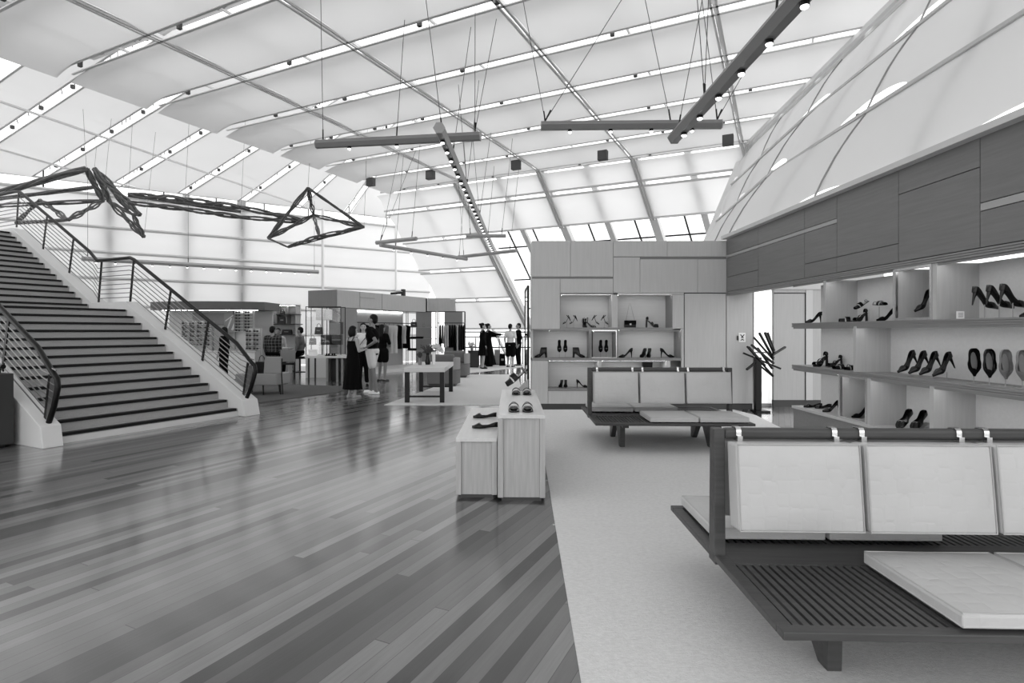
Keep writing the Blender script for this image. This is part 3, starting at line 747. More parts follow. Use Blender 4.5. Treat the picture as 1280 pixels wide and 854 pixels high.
b = MB(); b.gbox(-11, -8.44, 2.9, 3.5, .03, .90); b.build('body', 'dark', pc, bevel=.008)
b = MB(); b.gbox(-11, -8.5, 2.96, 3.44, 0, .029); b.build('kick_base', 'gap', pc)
b = MB(); b.tube([G(-11, 3.42, .985), G(-8.50, 3.42, .985)], .028, 10); b.build('handrail', 'blackmetal', pc, smooth=50)
for u in (-8.6, -9.6, -10.6):
    b = MB(); b.tube([G(u, 3.42, .90), G(u, 3.42, .98)], .014, 8); b.build('post', 'darksteel', pc)
# ================================================================ HANGING LIGHT BEAMS
def beam(p, q, r, label, nspot, cables, grp='hanging light beams', lean=None, m='clad'):
    p, q = Vector(p), Vector(q); mid = (p+q)/2
    t = thing('light_beam', label, 'light', tuple(mid), group=grp, world=True)
    b = MB(); b.tube([p, q], r, 6 if r > .05 else 10); b.build('tube', m, t)
    d = (q-p).normalized(); L = (q-p).length
    for s_ in (p, q):
        b = MB(); sg_ = -1 if s_ is p else 1; b.tube([s_, s_+d*.012*sg_], r*1.06, 6 if r > .05 else 10); b.build('end_cap', 'greysteel', t)
    for i in range(nspot):
        c = p + d*L*(i+.7)/(nspot+.4) + V(0,0,-r*.95)
        b = MB(); b.tube([c+V(0,0,.01), c+V(0,0,-.028)], r*.42, 10); h = b.build('spotlight', 'blackmetal', t)
        b = MB(); b.ell(c+V(0,0,-.032), (r*.36, r*.36, .022), n=10, m=6); b.build('lens', 'spot', h, smooth=80)
    for f, dx, dy in cables:
        a = p.lerp(q, f)+V(0,0,r)
        b = MB(); b.tube([a, V(a.x+dx, a.y+dy, ZC+.05)], .006, 5); cb = b.build('cable', 'wire', t)
        b = MB(); b.tube([a, a+V(dx*.06, dy*.06, .16)], .012, 6); b.build('fitting', 'darksteel', cb)
    return t
z1 = 4.6
def bz(px, py, z): return atz(px, py, z)
beam(bz(396,180.5,z1), bz(600,170.5,z1), .075, 'thin tube light with three spots hanging left of centre, crossed by the long beam', 3, ((.04,.15,-.6),(.97,.0,.1),(.97,.35,.4),(.5,.1,.2)))
beam(bz(549,160,4.38), bz(616,312,4.38), .085, 'very long light beam lined with many spots, receding to the far glass wall', 26, ((.02,-.3,.3),(.12,.3,.2),(.3,-.2,.3),(.3,.25,.1),(.55,-.2,.2),(.55,.3,.1),(.8,.2,.2)))
beam(bz(677,157.5,z1), bz(901,155.5,z1), .072, 'thin tube light with four spots hanging level right of centre', 4, ((.02,-.35,.2),(.02,1.4,-.6),(.72,-.55,-.3),(.98,-.35,-.2),(.98,1.2,.1)))
beam(bz(843,172,4.36), (2.62,-2.0,4.36), .10, 'thick light beam running overhead to the top edge, lower end past the four-spot tube', 16, ((.02,.35,-.3),(.12,-.25,-.2),(.12,.2,.3),(.3,.3,.2)))
z2 = 4.0
beam(bz(471,303.5,z2), bz(520,298.5,z2), .06, 'short far tube light left of the oak boxes, beside the steep fabric', 0, ((.1,.5,.3),(.1,1.0,.2),(.9,.2,.2)), m='trim')
beam(bz(476,306.5,z2-.1), bz(583,324,z2-.1), .06, 'far tube light slanting down to the right, touching the short tube light', 5, ((.15,.2,.2),(.9,.2,.3)), m='trim')
beam(bz(573,321.5,z2), bz(645,313.5,z2), .06, 'far tube light rising to the right, beside the big white rib', 0, ((.1,-.2,.2),(.9,.3,.2)), m='trim')
beam(bz(583,295,z2), bz(632,295,z2), .055, 'short level far tube light near the end of the long beam', 0, ((.1,-.2,.3),(.9,.3,.3)), m='trim')
a = WP(6.6, 3.85, .75); c = WP(2.35, 3.85, .75)
beam(a, c, .085, 'long tube light along the left screen wall, under the wire pyramid', 14, ((.02,.0,.0),(.4,0,0),(.98,0,0)), m='trim')
# ================================================================ HANGING WOVEN SCULPTURES
def strand_edge(par, p, q, w_, bulge=1.6, nm='woven_strut'):
    p, q = Vector(p), Vector(q); d = (q-p).normalized(); x = d.orthogonal().normalized(); y = d.cross(x)
    b = MB(); n = 10
    for s_ in range(4):
        ph = s_*PI/2+.4
        pts = []
        for i in range(n+1):
            t = i/n; a = ph+1.6*math.sin(2*PI*t)
            r = w_*(.38+bulge*.55*math.sin(2*PI*t)**2*(.4+.6*math.sin(PI*t)))
            pts.append(p.lerp(q, t)+x*math.cos(a)*r+y*math.sin(a)*r)
        b.tube(pts, w_*.33, 5)
    b.build(nm, 'sculpt', par, smooth=60)
def sculpture(label, loc, edges, wires, w_=.06):
    t = thing('hanging_sculpture', label, 'sculpture', tuple(loc), world=True, group='hanging woven sculptures')
    for (p, q, k, bu) in edges: strand_edge(t, p, q, w_*k, bu)
    for p, dx, dy in wires:
        b = MB(); b.tube([p, p+V(dx, dy, 8.2-p.z)], .005, 4); b.build('wire', 'wire', t)
    return t
A = lambda px, py, Y: at(px, py, Y)
Y0 = 15.5
P = dict(a=A(-40,252,14.5), b=A(108,211,15.5), c=A(129,251,16.2), d=A(119,234,16.4), e=A(-30,252,16.6), f=A(85,275,15.0), g=A(50,250,16.8), h=A(20,279,15.6))
sculpture('big dark woven frame hanging over the stairs at the left edge', (P['b'].x, 15.5, 4.0), [
 (P['a'],P['b'],2.2,.2),(P['b'],P['c'],2.0,.1),(P['e'],P['d'],1.5,.2),(A(-20,258,16),P['c'],1.2,1),(P['g'],P['f'],1.2,1.3),(P['f'],P['c'],1.2,1.3),(P['h'],P['f'],1.1,.4),(P['h'],P['g'],1.1,.6)], [(P['b'],-.2,.1),(P['a'],.2,.2),(P['c'],.3,.0)])
Q = dict(a=A(118,211,17.1), b=A(175,269,16.9), c=A(137,252,17.7), d=A(180,296,17.1), e=A(166,268,17.0))
sculpture('pointed dark woven blade hanging right of the big frame, above the landing', (Q['b'].x, 15.5, 4.0), [
 (Q['a'],Q['b'],1.8,.9),(Q['a'],Q['c'],1.9,.2),(Q['a'],A(160,262,17.2),1.3,.8),(Q['c'],Q['d'],1.5,1.3),(Q['e'],Q['d'],1.2,.8),(Q['b'],Q['e'],1.1,.2),(Q['c'],Q['e'],1.1,.5)], [(Q['a'],.1,.1),(Q['d'],.3,.2)])
R0, R1 = A(160,251,16.2), A(378,275.5,18.2)
m1 = R0.lerp(R1,.30)+V(0,0,.06); m2 = R0.lerp(R1,.62)+V(0,0,.05)
up = V(0,0,.17)
sculpture('long dark woven bundle hanging level behind the sculptures', (m1.x, 17, 4.5), [
 (R0+up,m1+up,1.7,1.1),(m1+up,m2+up*.8,1.7,1.0),(m2+up*.8,R1,1.6,1.0),(R0-up*.3,m1-up*.7,1.5,.8),(m1-up*.7,m2-up,1.5,.9),(m2-up,R1-up*.3,1.4,.9),(R0+up,m2,1.3,.5)], [(m1,.1,.1),(m2,.1,.1),(R0,.1,.1)])
S_ = dict(t=A(385,235,17.2), l=A(335,298,17.0), r=A(455,284,17.4), b=A(360,309,16.5), m=A(392,269,18.3), n=A(399,295,16.6))
sculpture('dark woven wire pyramid hanging in front of the left screen wall', (S_['m'].x, 17, 3.8), [
 (S_['t'],S_['l'],1.3,.9),(S_['t'],S_['r'],1.1,.3),(S_['t'],S_['m'],1.2,1.2),(S_['l'],S_['m'],1.4,.9),(S_['m'],S_['r'],1.2,1.3),(S_['m'],S_['n'],1.1,1.0),(S_['l'],S_['b'],.7,.2),(S_['b'],S_['n'],1.1,1.3),(S_['n'],S_['r'],1.1,1.2),(S_['b'],S_['r'],.9,.9)], [(S_['t'],.1,.1),(S_['r'],.1,.1)], .055)
# ================================================================ SHOES, BAGS AND THEIR STANDS
def sm(a, b, x):
    x = max(0, min(1, (x-a)/(b-a))); return x*x*(3-2*x)
def upper_mesh(L, heel, wid, toe, kind):
    """loft of U-shaped sections, toe at +x"""
    b = MB(); n = 22; rings = []
    for i in range(n+1):
        t = i/n
        h = heel*sm(.28, .95, t)
        if toe == 'point': wf = sm(0, .34, t)**.8
        else: wf = min(1, sm(-.02, .2, t)**.5)
        w = wid*(.10+.90*wf)*(1-.36*sm(.38, .62, t)+.02*sm(.7, .9, t))*(1-.55*sm(.93, 1.0, t))
        toph = .022+.030*sm(0, .32, t)
        op = sm(.30, .42, t)
        side = .022+.030*sm(.5, 1.0, t)
        if kind == 'bootie': op = 0; toph = (.03+.03*sm(0,.3,t))*(1-sm(.38,.52,t))+(.185-h)*sm(.38,.52,t); side = toph
        if kind == 'mule': op = sm(.40, .46, t); side = .012
        if kind == 'court': op = sm(.24,.32,t); side = .03; w *= 1+.35*sm(.35,.6,t)*(1-sm(.75,1,t))
        if kind == 'flat': op = sm(.26, .36, t); side = .022+.022*sm(.55, 1.0, t)
        top = toph*(1-op)+side*op
        x = L*(.5-t)*(1-.10*(heel/.1)*.6)
        if kind == 'bootie' and t > .5: x0_ = x; 
        pts = [(w*op, top), (w*(.72+.28*op)*(1 if kind != 'bootie' else .85), top*.86), (w, top*.42), (w*.86, .004), (w*.4, 0)]
        full = [(y, z) for y, z in pts]+[(-y, z) for y, z in reversed(pts)]
        rings.append([b.bm.verts.new(V(x, y, h+z+.002)) for y, z in full])
    for A_, B_ in zip(rings, rings[1:]):
        for j in range(len(A_)-1): b.bm.faces.new((A_[j], A_[j+1], B_[j+1], B_[j]))
    for R_ in (rings[0], rings[-1]): b.bm.faces.new(R_)
    return b
def make_shoe(kind, label, grp, m='black', m2=None):
    nm = {'pump':'high_heel_shoe','slide':'high_heel_shoe','bootie':'ankle_boot','sandal':'strappy_sandal','platform':'platform_shoe','flat':'flat_shoe','court':'flat_shoe','mule':'mule_shoe','stud':'strappy_sandal'}[kind]
    t = thing(nm, label, 'shoe', group=grp); m2 = m2 or m
    if kind in ('pump','bootie','flat','mule','slide','court'):
        heel = {'pump':.10,'bootie':.085,'flat':.010,'court':.012,'mule':.045,'slide':.10}[kind]
        L = {'pump':.235,'bootie':.235,'flat':.245,'court':.25,'mule':.25,'slide':.245}[kind]
        W = {'pump':.037,'bootie':.040,'flat':.040,'court':.052,'mule':.041,'slide':.034}[kind]
        b = upper_mesh(L, heel, W, 'round' if kind in ('flat','bootie','mule') else 'point', kind); b.build('upper', m, t, smooth=50, solid=.003)
        xe = -L*.5*(1-.06*heel/.1)+.018
        if heel > .02:
            r0, r1 = (.017, .0045) if kind in ('pump','slide') else (.026, .020)
            b = MB(); b.tube([V(xe+.004,0,heel+.006), V(xe-.002,0,heel*.6), V(xe-.004 if kind != 'bootie' else xe-.006,0,0)], [r0, (r0+r1)/2.3, r1], 8); b.build('heel', m2, t, smooth=60)
        if kind == 'court':
            b = MB(); b.ell(V(-.01,0,.022),(.085,.03,.004)); b.build('insole', 'grey' if m != 'grey' else 'midgrey', t)
        if kind == 'flat':
            b = MB(); b.bar(V(L*.22,-.016,.044), V(L*.22,.016,.044), .018, .010); b.build('bow', 'grey', t)
    else:
        heel = {'sandal':.10,'platform':.125,'stud':.012}[kind]; L = .24; pl = .028 if kind == 'platform' else .009
        b = MB(); n = 14; rows = []
        for i in range(n+1):
            q = i/n; h = heel*sm(.25,.95,q); w = .040*(.45+.55*sm(0,.2,q))*(1-.34*sm(.4,.65,q))*(1-.5*sm(.94,1,q)); x = L*(.5-q)*.96
            th = pl*(1 if kind != 'platform' else 1-.55*sm(.5,.9,q))
            rows.append([b.bm.verts.new(V(x, y, z)) for y, z in ((-w,h),(w,h),(w,h+th),(-w,h+th))])
        for A_, B_ in zip(rows, rows[1:]):
            for j in range(4): b.bm.faces.new((A_[j], A_[(j+1)%4], B_[(j+1)%4], B_[j]))
        b.bm.faces.new(rows[0]); b.bm.faces.new(rows[-1]); b.build('sole', m, t)
        def strap(q, hh, wdt, k=.041, lean=0, mm=m):
            h = heel*sm(.25,.95,q)+pl; w = k*(.45+.55*sm(0,.2,q))*(1-.30*sm(.4,.65,q)); x = L*(.5-q)*.96
            b = MB(); pts = []
            for j in range(13):
                a = PI*j/12; pts.append(V(x+lean*math.sin(a), -w*math.cos(a), h-.004+hh*math.sin(a)**.7))
            for p, r in zip(pts, pts[1:]): b.bar(p, r, wdt, .005, up=(0, (p.y+r.y)/2, (p.z+r.z)/2-h+.001))
            b.build('strap', mm, t)
        if kind == 'stud':
            b = MB(); b.ell(V(-.02,0,heel*.6+pl+.001),(.09,.030,.004)); b.build('insole', 'slat', t)
            strap(.16,.036,.062); strap(.40,.056,.045); strap(.27,.047,.012,mm='silver'); strap(.86,.040,.012,mm='grey')
        elif kind == 'platform':
            strap(.17,.040,.06); strap(.45,.055,.018,lean=-.01); strap(.85,.055,.02); b = MB(); b.ell((-.095,0,heel+.04),(.02,.026,.032)); b.build('heel_counter', m, t, smooth=60)
        else:
            strap(.14,.026,.022); strap(.30,.036,.012); strap(.85,.085,.012,lean=.02); b = MB(); b.ell((-.1,0,heel+.035),(.013,.02,.035)); b.build('heel_counter', m, t, smooth=60)
        if heel > .03:
            r1 = .005 if kind == 'sandal' else .018
            b = MB(); b.tube([V(-.098,0,heel+.004), V(-.102,0,heel*.5), V(-.103,0,0)], [.017, (.017+r1)/2, r1], 8); b.build('heel', m2, t, smooth=60)
    return t
PROTO = {}
def shoe(kind, pos, rz, label, grp, pitch=0, roll=0, m='black', m2=None, sc_=1, lift=0):
    key = (kind, m, m2)
    R = (Matrix.Rotation(rz,3,'Z') @ Matrix.Rotation(pitch,3,'Y') @ Matrix.Rotation(roll,3,'X')).to_euler()
    if key not in PROTO: o = make_shoe(kind, label, grp, m, m2); PROTO[key] = o; o.location = pos; o.rotation_euler = R; o.scale = (sc_,)*3
    else: o = dup(PROTO[key], pos, R, label, grp, sc_)
    return o
PIN = {}
def pin(x, y, z, h, label, r=.03):
    k = (round(h,3), r)
    if k not in PIN:
        t = thing('shoe_stand', label, 'stand', (x,y,z), group='thin shoe display stands')
        b = MB(); b.tube([V(0,0,0), V(0,0,.006)], r, 14); b.build('base', 'greysteel', t)
        b = MB(); b.tube([V(0,0,.006), V(0,0,h)], .004, 6); b.build('rod', 'greysteel', t)
        PIN[k] = t; return t
    return dup(PIN[k], (x,y,z), 0, label)
PL = PI   # toes to the left
# ---- right shelves (shoe shelf heights 1.53, .95, .38)
def yx(px, X): return X*F/(px-CX)
g1, g2, g3 = 'shoes on the upper right shelf', 'shoes on the middle right shelf', 'shoes on the lower right shelf'
def rs(kind, px, z, label, grp, X=4.29, rz=PL, **k):
    return shoe(kind, V(X, yx(px, X), z), rz, label, grp, **k)
rs('pump', 1017, 1.531, 'black pointed pump at the far open end of the upper right shelf', g1, X=4.27)
rs('stud', 1062, 1.531, 'chunky studded sandal on the upper shelf, lower left of the raised pair', g1, X=4.25, rz=PL-.3, sc_=1.0)
rs('platform', 1076, 1.531, 'black platform sandal on the upper shelf, right behind the studded sandal', g1, X=4.33, rz=PL+.2, sc_=.8)
Y = yx(1086, 4.30); pin(4.30, Y, 1.531, .14, 'thin stand under the first raised studded sandal on the upper shelf')
shoe('stud', V(4.25, Y+.04, 1.531+.185), PL, 'studded sandal raised on a stand, left one of the raised two', g1, pitch=.5, sc_=.8)
Y = yx(1099, 4.34); pin(4.34, Y, 1.531, .17, 'thin stand under the second raised studded sandal on the upper shelf')
shoe('stud', V(4.34, Y, 1.531+.18), -PI/2, 'studded sandal raised on a stand toe to the front, right of the two', g1, sc_=.85)
rs('pump', 1108, 1.531, 'black pump half hidden by the upright before the framed compartment', g1, X=4.36, m='blacksuede')
Y = yx(1157, 4.28); 
for dx in (-.02, .06): pin(4.28+dx, Y, 1.531, .12, 'thin stand under the dark pump in the steel-framed upper compartment', .02)
shoe('slide', V(4.28, Y, 1.531+.125), PL, 'dark pump tilted toe down on stands in the steel-framed compartment', g1, pitch=.42)
cd = thing('price_card', 'small white card standing on the upper shelf right of the framed compartment', 'card', (4.20, 5.10, 1.531))
b = MB(); b.box(-.034,.034,-.003,.003,0,.07); b.build('card', 'paper', cd)
b = MB()
for q in range(3): b.box(-.022,.022,-.0042,-.0032,.018+.015*q,.023+.015*q)
b.build('printed_lines', 'grey', cd)
for i, (px, nmx) in enumerate(((1228,'leftmost'),(1246,'middle'),(1263,'rightmost'))):
    X = 4.29; Y = yx(px, X)
    pin(X+.02, Y, 1.531, .125, 'thin stand under the %s of three tilted heeled shoes' % nmx, .03)
    shoe('slide', V(X+.02, Y, 1.531+.10), 0, '%s of three heeled shoes tilted toe down to the right on stands' % nmx, g1, pitch=.16, sc_=1.1)
shoe('flat', V(4.42, 4.62, 1.531), PL, 'black flat shoe at the right frame edge of the upper shelf', g1)
# middle
rs('platform', 1026, .951, 'chunky black platform sandal at the far end of the middle right shelf', g2, X=4.26, sc_=1.0, rz=PL+.3)
rs('platform', 1044, .951, 'second chunky platform sandal close behind the far one, middle shelf', g2, X=4.39, sc_=.8, rz=PL)
rs('stud', 1053, .951, 'flat strappy sandal on the middle shelf, left of the upright', g2, X=4.24, rz=PL+.1)
rs('stud', 1067, .951, 'flat strappy sandal half hidden by the middle-shelf upright', g2, X=4.27, rz=PL-.1, sc_=.9)
for i, (px, nmx) in enumerate(((1136,'leftmost'),(1150,'second from left'),(1164,'third from left'),(1181,'rightmost'))):
    X = 4.27; Y = yx(px, X)
    pin(X+.02, Y, .951, .075, 'thin stand under the %s of four black stilettos' % nmx, .028)
    shoe('pump', V(X, Y, .951+.075), PL, '%s of four black stilettos on stands, middle right shelf' % nmx, g2, pitch=.38, sc_=1.08)
for i, (px, nmx, mm) in enumerate(((1215,'leftmost','blacksuede'),(1234,'second','black'),(1254,'third','grey'),(1275,'rightmost, half grey','grey'))):
    X = 4.27; Y = yx(px, X)
    pin(X, Y-.02, .951, .075, 'thin stand under the %s of four shoes shown upright' % nmx, .045)
    # toe pointing straight down, opening facing the camera
    o = shoe('court', V(X, Y, .951+.185), 0, '%s of four single shoes hung upright toe down, middle right shelf' % nmx, g2, m=mm, m2='silver' if i == 3 else None)
    o.rotation_euler = (Matrix.Rotation(-PI/2,3,'Z') @ Matrix.Rotation(PI/2-.12,3,'Y')).to_euler()
# lower
rs('flat', 1016, .381, 'black flat shoe at the far end of the lower right shelf', g3, X=4.27)
rs('flat', 1029, .381, 'second black flat beside the one at the far end, lower shelf', g3, X=4.36, rz=PL+.2)
rs('pump', 1039, .381, 'black pump on the lower shelf, left of the dark upright', g3, X=4.26)
rs('pump', 1076, .381, 'black pump inside the steel-framed lower compartment', g3, X=4.33, m='blacksuede')
for i, (dx, dy, nmx) in enumerate(((-.045,.02,'left'),(.045,-.06,'right'))):
    X = 4.25+dx; Y = 5.78+dy
    shoe('flat', V(X, Y, .381+.10), PL+.45, '%s shoe of the black pair tilted on a riser, lower right shelf' % nmx, g3, pitch=.55, sc_=1.15)
rr = thing('shoe_riser', 'small clear riser under the tilted black pair on the lower shelf', 'stand', (4.29, 5.70, .381))
b = MB(); b.prism([V(-.07,-.02,0), V(.10,-.02,0), V(.10,-.02,.10), V(-.06,-.02,.02)], V(0,.1,0)); b.build('wedge', 'greysteel', rr)
# ---- back wall niches
YS_ = YB+.20; K2 = YS_/F
def bs(kind, px, py_floor, label, grp, rz=PL, up=0, dy=0, **k):
    # stands on the niche floor
    z = {409.5: bz_(409.5), 447.8: bz_(447.8), 486.2: bz_(486.2)}[py_floor]+.001
    return shoe(kind, V((px-CX)*K2, YS_+dy, z+up), rz, label, grp, **k)
gA, gB, gC = 'shoes in the top niches', 'shoes in the middle niches', 'shoes in the bottom niche'
for px, rz, nmx, pt in ((708.5,PL,'far left',-.35),(717,PL,'second from left',-.35),(744,0,'fifth, toe to the right',.5),(755.5,0,'sixth and rightmost',.5)):
    z = bz_(409.5)+.001
    pin((px-CX)*K2, YS_, z, .10, 'thin stand under the %s sandal of the top left niche' % nmx, .02)
    shoe('sandal', V((px-CX)*K2, YS_, z+.09), rz, 'strappy sandal raised in the top left niche, '+nmx, gA, pitch=abs(pt), sc_=.72)
bs('sandal', 730.5, 409.5, 'strappy heeled sandal standing front-on in the top left niche', gA, rz=-PI/2)
bs('sandal', 738, 409.5, 'strappy heeled sandal standing side-on in the middle of the top niche', gA, rz=-.7)
bs('platform', 815, 409.5, 'tall black platform sandal in the top right niche beside the bag', gA, rz=0, sc_=1.0)
bs('bootie', 676, 447.8, 'black ankle boot toe to the left at the far left of the middle niches', gB, rz=PL)
bs('bootie', 723.5, 447.8, 'black ankle boot toe to the right, middle left niche', gB, rz=0)
for px, nmx in ((699,'left of the pair in the wide niche'),(706.5,'right of the pair in the wide niche'),(750.5,'left of the pair in the framed cube'),(757.5,'right of the pair in the framed cube')):
    z = bz_(447.8)+.001
    pin((px-CX)*K2, YS_-.02, z, .09, 'thin stand under a flat, '+nmx, .02)
    o = shoe('flat', V((px-CX)*K2, YS_, z+.21), 0, 'black flat hung upright, '+nmx, gB, m='blacksuede', sc_=.92)
    o.rotation_euler = (Matrix.Rotation(-PI/2,3,'Z') @ Matrix.Rotation(PI/2-.1,3,'Y')).to_euler()
bs('pump', 782, 447.8, 'black stiletto toe to the left, left end of the middle right niche', gB, rz=PL, sc_=1.15)
bs('pump', 803.5, 447.8, 'black stiletto seen from behind, left of two, middle right niche', gB, rz=PI/2+.15, sc_=1.15)
bs('pump', 811, 447.8, 'black stiletto seen from behind, right of two, middle right niche', gB, rz=PI/2-.1, sc_=1.15)
bs('pump', 834, 447.8, 'black stiletto toe to the right, right end of the middle right niche', gB, rz=0, sc_=1.15)
bs('pump', 701, 486.2, 'black pump seen from behind, left of two, bottom niche', gC, rz=PI/2+.12)
bs('pump', 707, 486.2, 'black pump seen from behind, right of two, bottom niche', gC, rz=PI/2-.1)
bs('pump', 728, 486.2, 'black pump toe to the right beside the bench, bottom niche', gC, rz=0)
# bags in the niches
bag = thing('shoulder_bag', 'small black flap bag with chain strap standing in the top right niche', 'bag', ((787.5-CX)*K2, YS_, bz_(409.5)+.001))
b = MB(); b.box(-.105,.105,-.035,.035,0,.13); bo = b.build('body', 'black', bag, bevel=.008)
b = MB(); b.box(-.107,.107,-.040,-.0355,.055,.131); b.build('flap', 'blacksuede', bag, bevel=.004)
b = MB(); b.box(-.016,.016,-.045,-.0405,.045,.075); b.build('clasp', 'silver', bag)
b = MB(); b.tube([V(-.075,0,.13), V(-.02,0,.40), V(0,.02,.45), V(.02,0,.40), V(.085,0,.13)], .005, 6); b.build('chain_strap', 'greysteel', bag)
bag = thing('box_bag', 'black box clutch in the bottom niche, just above the far bench rail', 'bag', ((809-CX)*K2, YS_, bz_(486.2)+.301))
b = MB(); b.box(-.09,.09,-.04,.04,0,.19); b.build('body', 'black', bag, bevel=.01)
b = MB(); b.box(-.092,.092,-.042,.042,.150,.158); b.build('rim', 'blacksuede', bag)
b = MB(); b.tube([V(-.05,0,.19), V(-.045,0,.205), V(.045,0,.205), V(.05,0,.19)], .005, 6); b.build('handle', 'darksteel', bag)
rs_ = thing('display_block', 'pale block carrying the black box clutch in the bottom niche', 'block', ((809-CX)*K2, YS_, bz_(486.2)+.001))
b = MB(); b.box(-.13,.13,-.12,.12,.0,.3); b.build('block', 'cab', rs_, bevel=.003)
# ---- on the plinths
gp = 'sandals on the taller plinth'
def tp(x, y): 
    c, s_ = math.cos(-.022), math.sin(-.022); return -.012+x*c-y*s_, 4.67+x*s_+y*c
for (x, y, nmx) in ((.135,.27,'front left'),(.255,.27,'front right'),(.165,1.55,'rear left'),(.285,1.55,'rear right')):
    X, Y = tp(x, y); shoe('stud', V(X, Y, .721), -PI/2-.02, 'studded slide sandal on the taller plinth, '+nmx, gp, sc_=1.12)
X, Y = tp(.19, 1.88)
shoe('stud', V(X, Y, .721+.145), PL+.25, 'studded sandal propped at a steep tilt at the back of the taller plinth', gp, pitch=.62, sc_=1.35)
rr = thing('shoe_riser', 'small clear wedge under the propped sandal on the taller plinth', 'stand', (X+.07, Y, .721))
b = MB(); b.prism([V(-.09,-.03,0), V(.05,-.03,0), V(.05,-.03,.13), V(.035,-.03,.13)], V(0,.06,0)); b.build('wedge', 'greysteel', rr)
for (px, Y, nmx) in ((606.5, 5.24,'nearer'),(606, 5.86,'farther')):
    shoe('flat', V((px-CX)*Y/F, Y, .511), PL, '%s of two black ballet flats on the lower plinth' % nmx, 'flats on the lower plinth', sc_=1.0)
# ================================================================ THE SHOP BEYOND
def simple(name, label, cat, loc, parts, rz=0, group=None, bevel=0):
    t = thing(name, label, cat, loc, rz, group)
    for nm, m, boxes in parts:
        b = MB()
        for q in boxes: b.box(*q)
        b.build(nm, m, t, bevel=bevel)
    return t
# ---- white-topped table with black legs, and what stands on it
t = thing('display_table', 'white-topped display table with thick black legs on the pale rug', 'table', (-1.87, 11.0, .0125))
b = MB(); b.box(0,.80,0,2.1,.60,.69); b.build('top', 'light', t, bevel=.006)
for x in (.01,.70):
    for y in (.01,2.0):
        b = MB(); b.box(x,x+.09,y,y+.09,0,.599); b.build('leg', 'blackmetal', t, bevel=.004)
for y in (.035,2.025):
    b = MB(); b.box(.1,.70,y,y+.04,.10,.135); b.build('stretcher', 'blackmetal', t)
fl_ = thing('flower_vase', 'black vase of orchids and leaves on the white-topped table', 'flowers', (-1.53, 12.0, .703))
b = MB(); b.lathe([(.05,0),(.062,.05),(.045,.13),(.03,.20),(.038,.24)], 16); b.build('vase', 'black', fl_, smooth=50)
rnd = random.Random(3)
for i in range(12):
    a = rnd.uniform(0, 2*PI); L = rnd.uniform(.12,.24); p0 = V(0,0,.23)
    p1 = p0+V(math.cos(a)*L*.8, math.sin(a)*L*.5, rnd.uniform(.0,.22)); 
    b = MB(); b.cap(p0, .01, p0.lerp(p1,.55)+V(0,0,.04), .028, 6); b.cap(p0.lerp(p1,.55)+V(0,0,.04), .028, p1, .004, 6); b.build('leaf', 'leaf', fl_, smooth=60)
for i in range(4):
    p0 = V(0,0,.24); p1 = V(.06+.05*i, rnd.uniform(-.05,.05), .36+.02*i); p2 = V(.22+.03*i, rnd.uniform(-.06,.06), .34-.02*i)
    b = MB(); b.tube([p0,p1,p2], .005, 5); s_ = b.build('stem', 'leaf', fl_)
    b = MB()
    for q in range(9):
        c = p1.lerp(p2, q/8)+V(rnd.uniform(-.03,.03), rnd.uniform(-.04,.04), rnd.uniform(-.02,.05))
        for k in range(4):
            a = k*PI/2+q; b.ell(c+V(math.cos(a)*.018,0,math.sin(a)*.018), (.018,.006,.018), n=6, m=4)
    b.build('blossoms', 'petal', s_)
v2 = thing('bud_vase', 'small dark bud vase left of the black vase on the table', 'vase', (-1.68, 11.85, .703))
b = MB(); b.lathe([(.035,0),(.045,.05),(.03,.12),(.035,.15)], 14); b.build('vase', 'midgrey', v2, smooth=50)
b = MB()
for i in range(6): a = i; b.cap(V(0,0,.13), .006, V(.05*math.cos(a), .04*math.sin(a), .22+.02*(i%3)), .018, 6)
b.build('leaf', 'leaf', v2, smooth=60)
v3 = thing('candle_jar', 'white cylinder right of the black vase on the table', 'jar', (-1.41, 12.05, .703))
b = MB(); b.lathe([(.035,0),(.036,.26),(.03,.262)], 16); b.build('jar', 'white', v3, smooth=50)
b = MB(); b.lathe([(.037,.262),(.037,.28)], 16); b.build('lid', 'light', v3)
# ---- armchairs behind the table
def armchair(label, loc, s_):
    t = thing('tub_armchair', label, 'armchair', loc, 0, 'grey tub armchairs')
    b = MB(); pts = [V(0,0,.06), V(.62,0,.06)]+[V(.62+.2*math.sin(a), .35-.35*math.cos(a), .06) for a in [PI*k/10 for k in range(1,10)]]+[V(.62,.7,.06),V(0,.7,.06)]
    b.prism(pts, V(0,0,.36)); b.build('seat', 'upholstery', t, bevel=.02)
    b = MB(); pts = [V(.66,0,.421), V(.66,.7,.421)]+[V(.62+.2*math.sin(a), .35-.35*math.cos(a), .421) for a in [PI*k/10 for k in range(9,0,-1)]]
    b.prism(pts, V(0,0,.30)); b.build('arm', 'uphtop', t, bevel=.01)
    b = MB(); b.box(.0,.65,.52,.70,.421,.79); b.build('backrest', 'upholstery', t, bevel=.05, seg=3)
    b = MB(); b.box(.04,.72,.05,.65,.0,.059); b.build('base', 'kick', t)
armchair('grey round-sided armchair just behind the white-topped table', (-1.83, 14.2, .0125), 1)
armchair('grey round-sided armchair farther back, behind the first one', (-1.72, 16.9, .0125), 1)
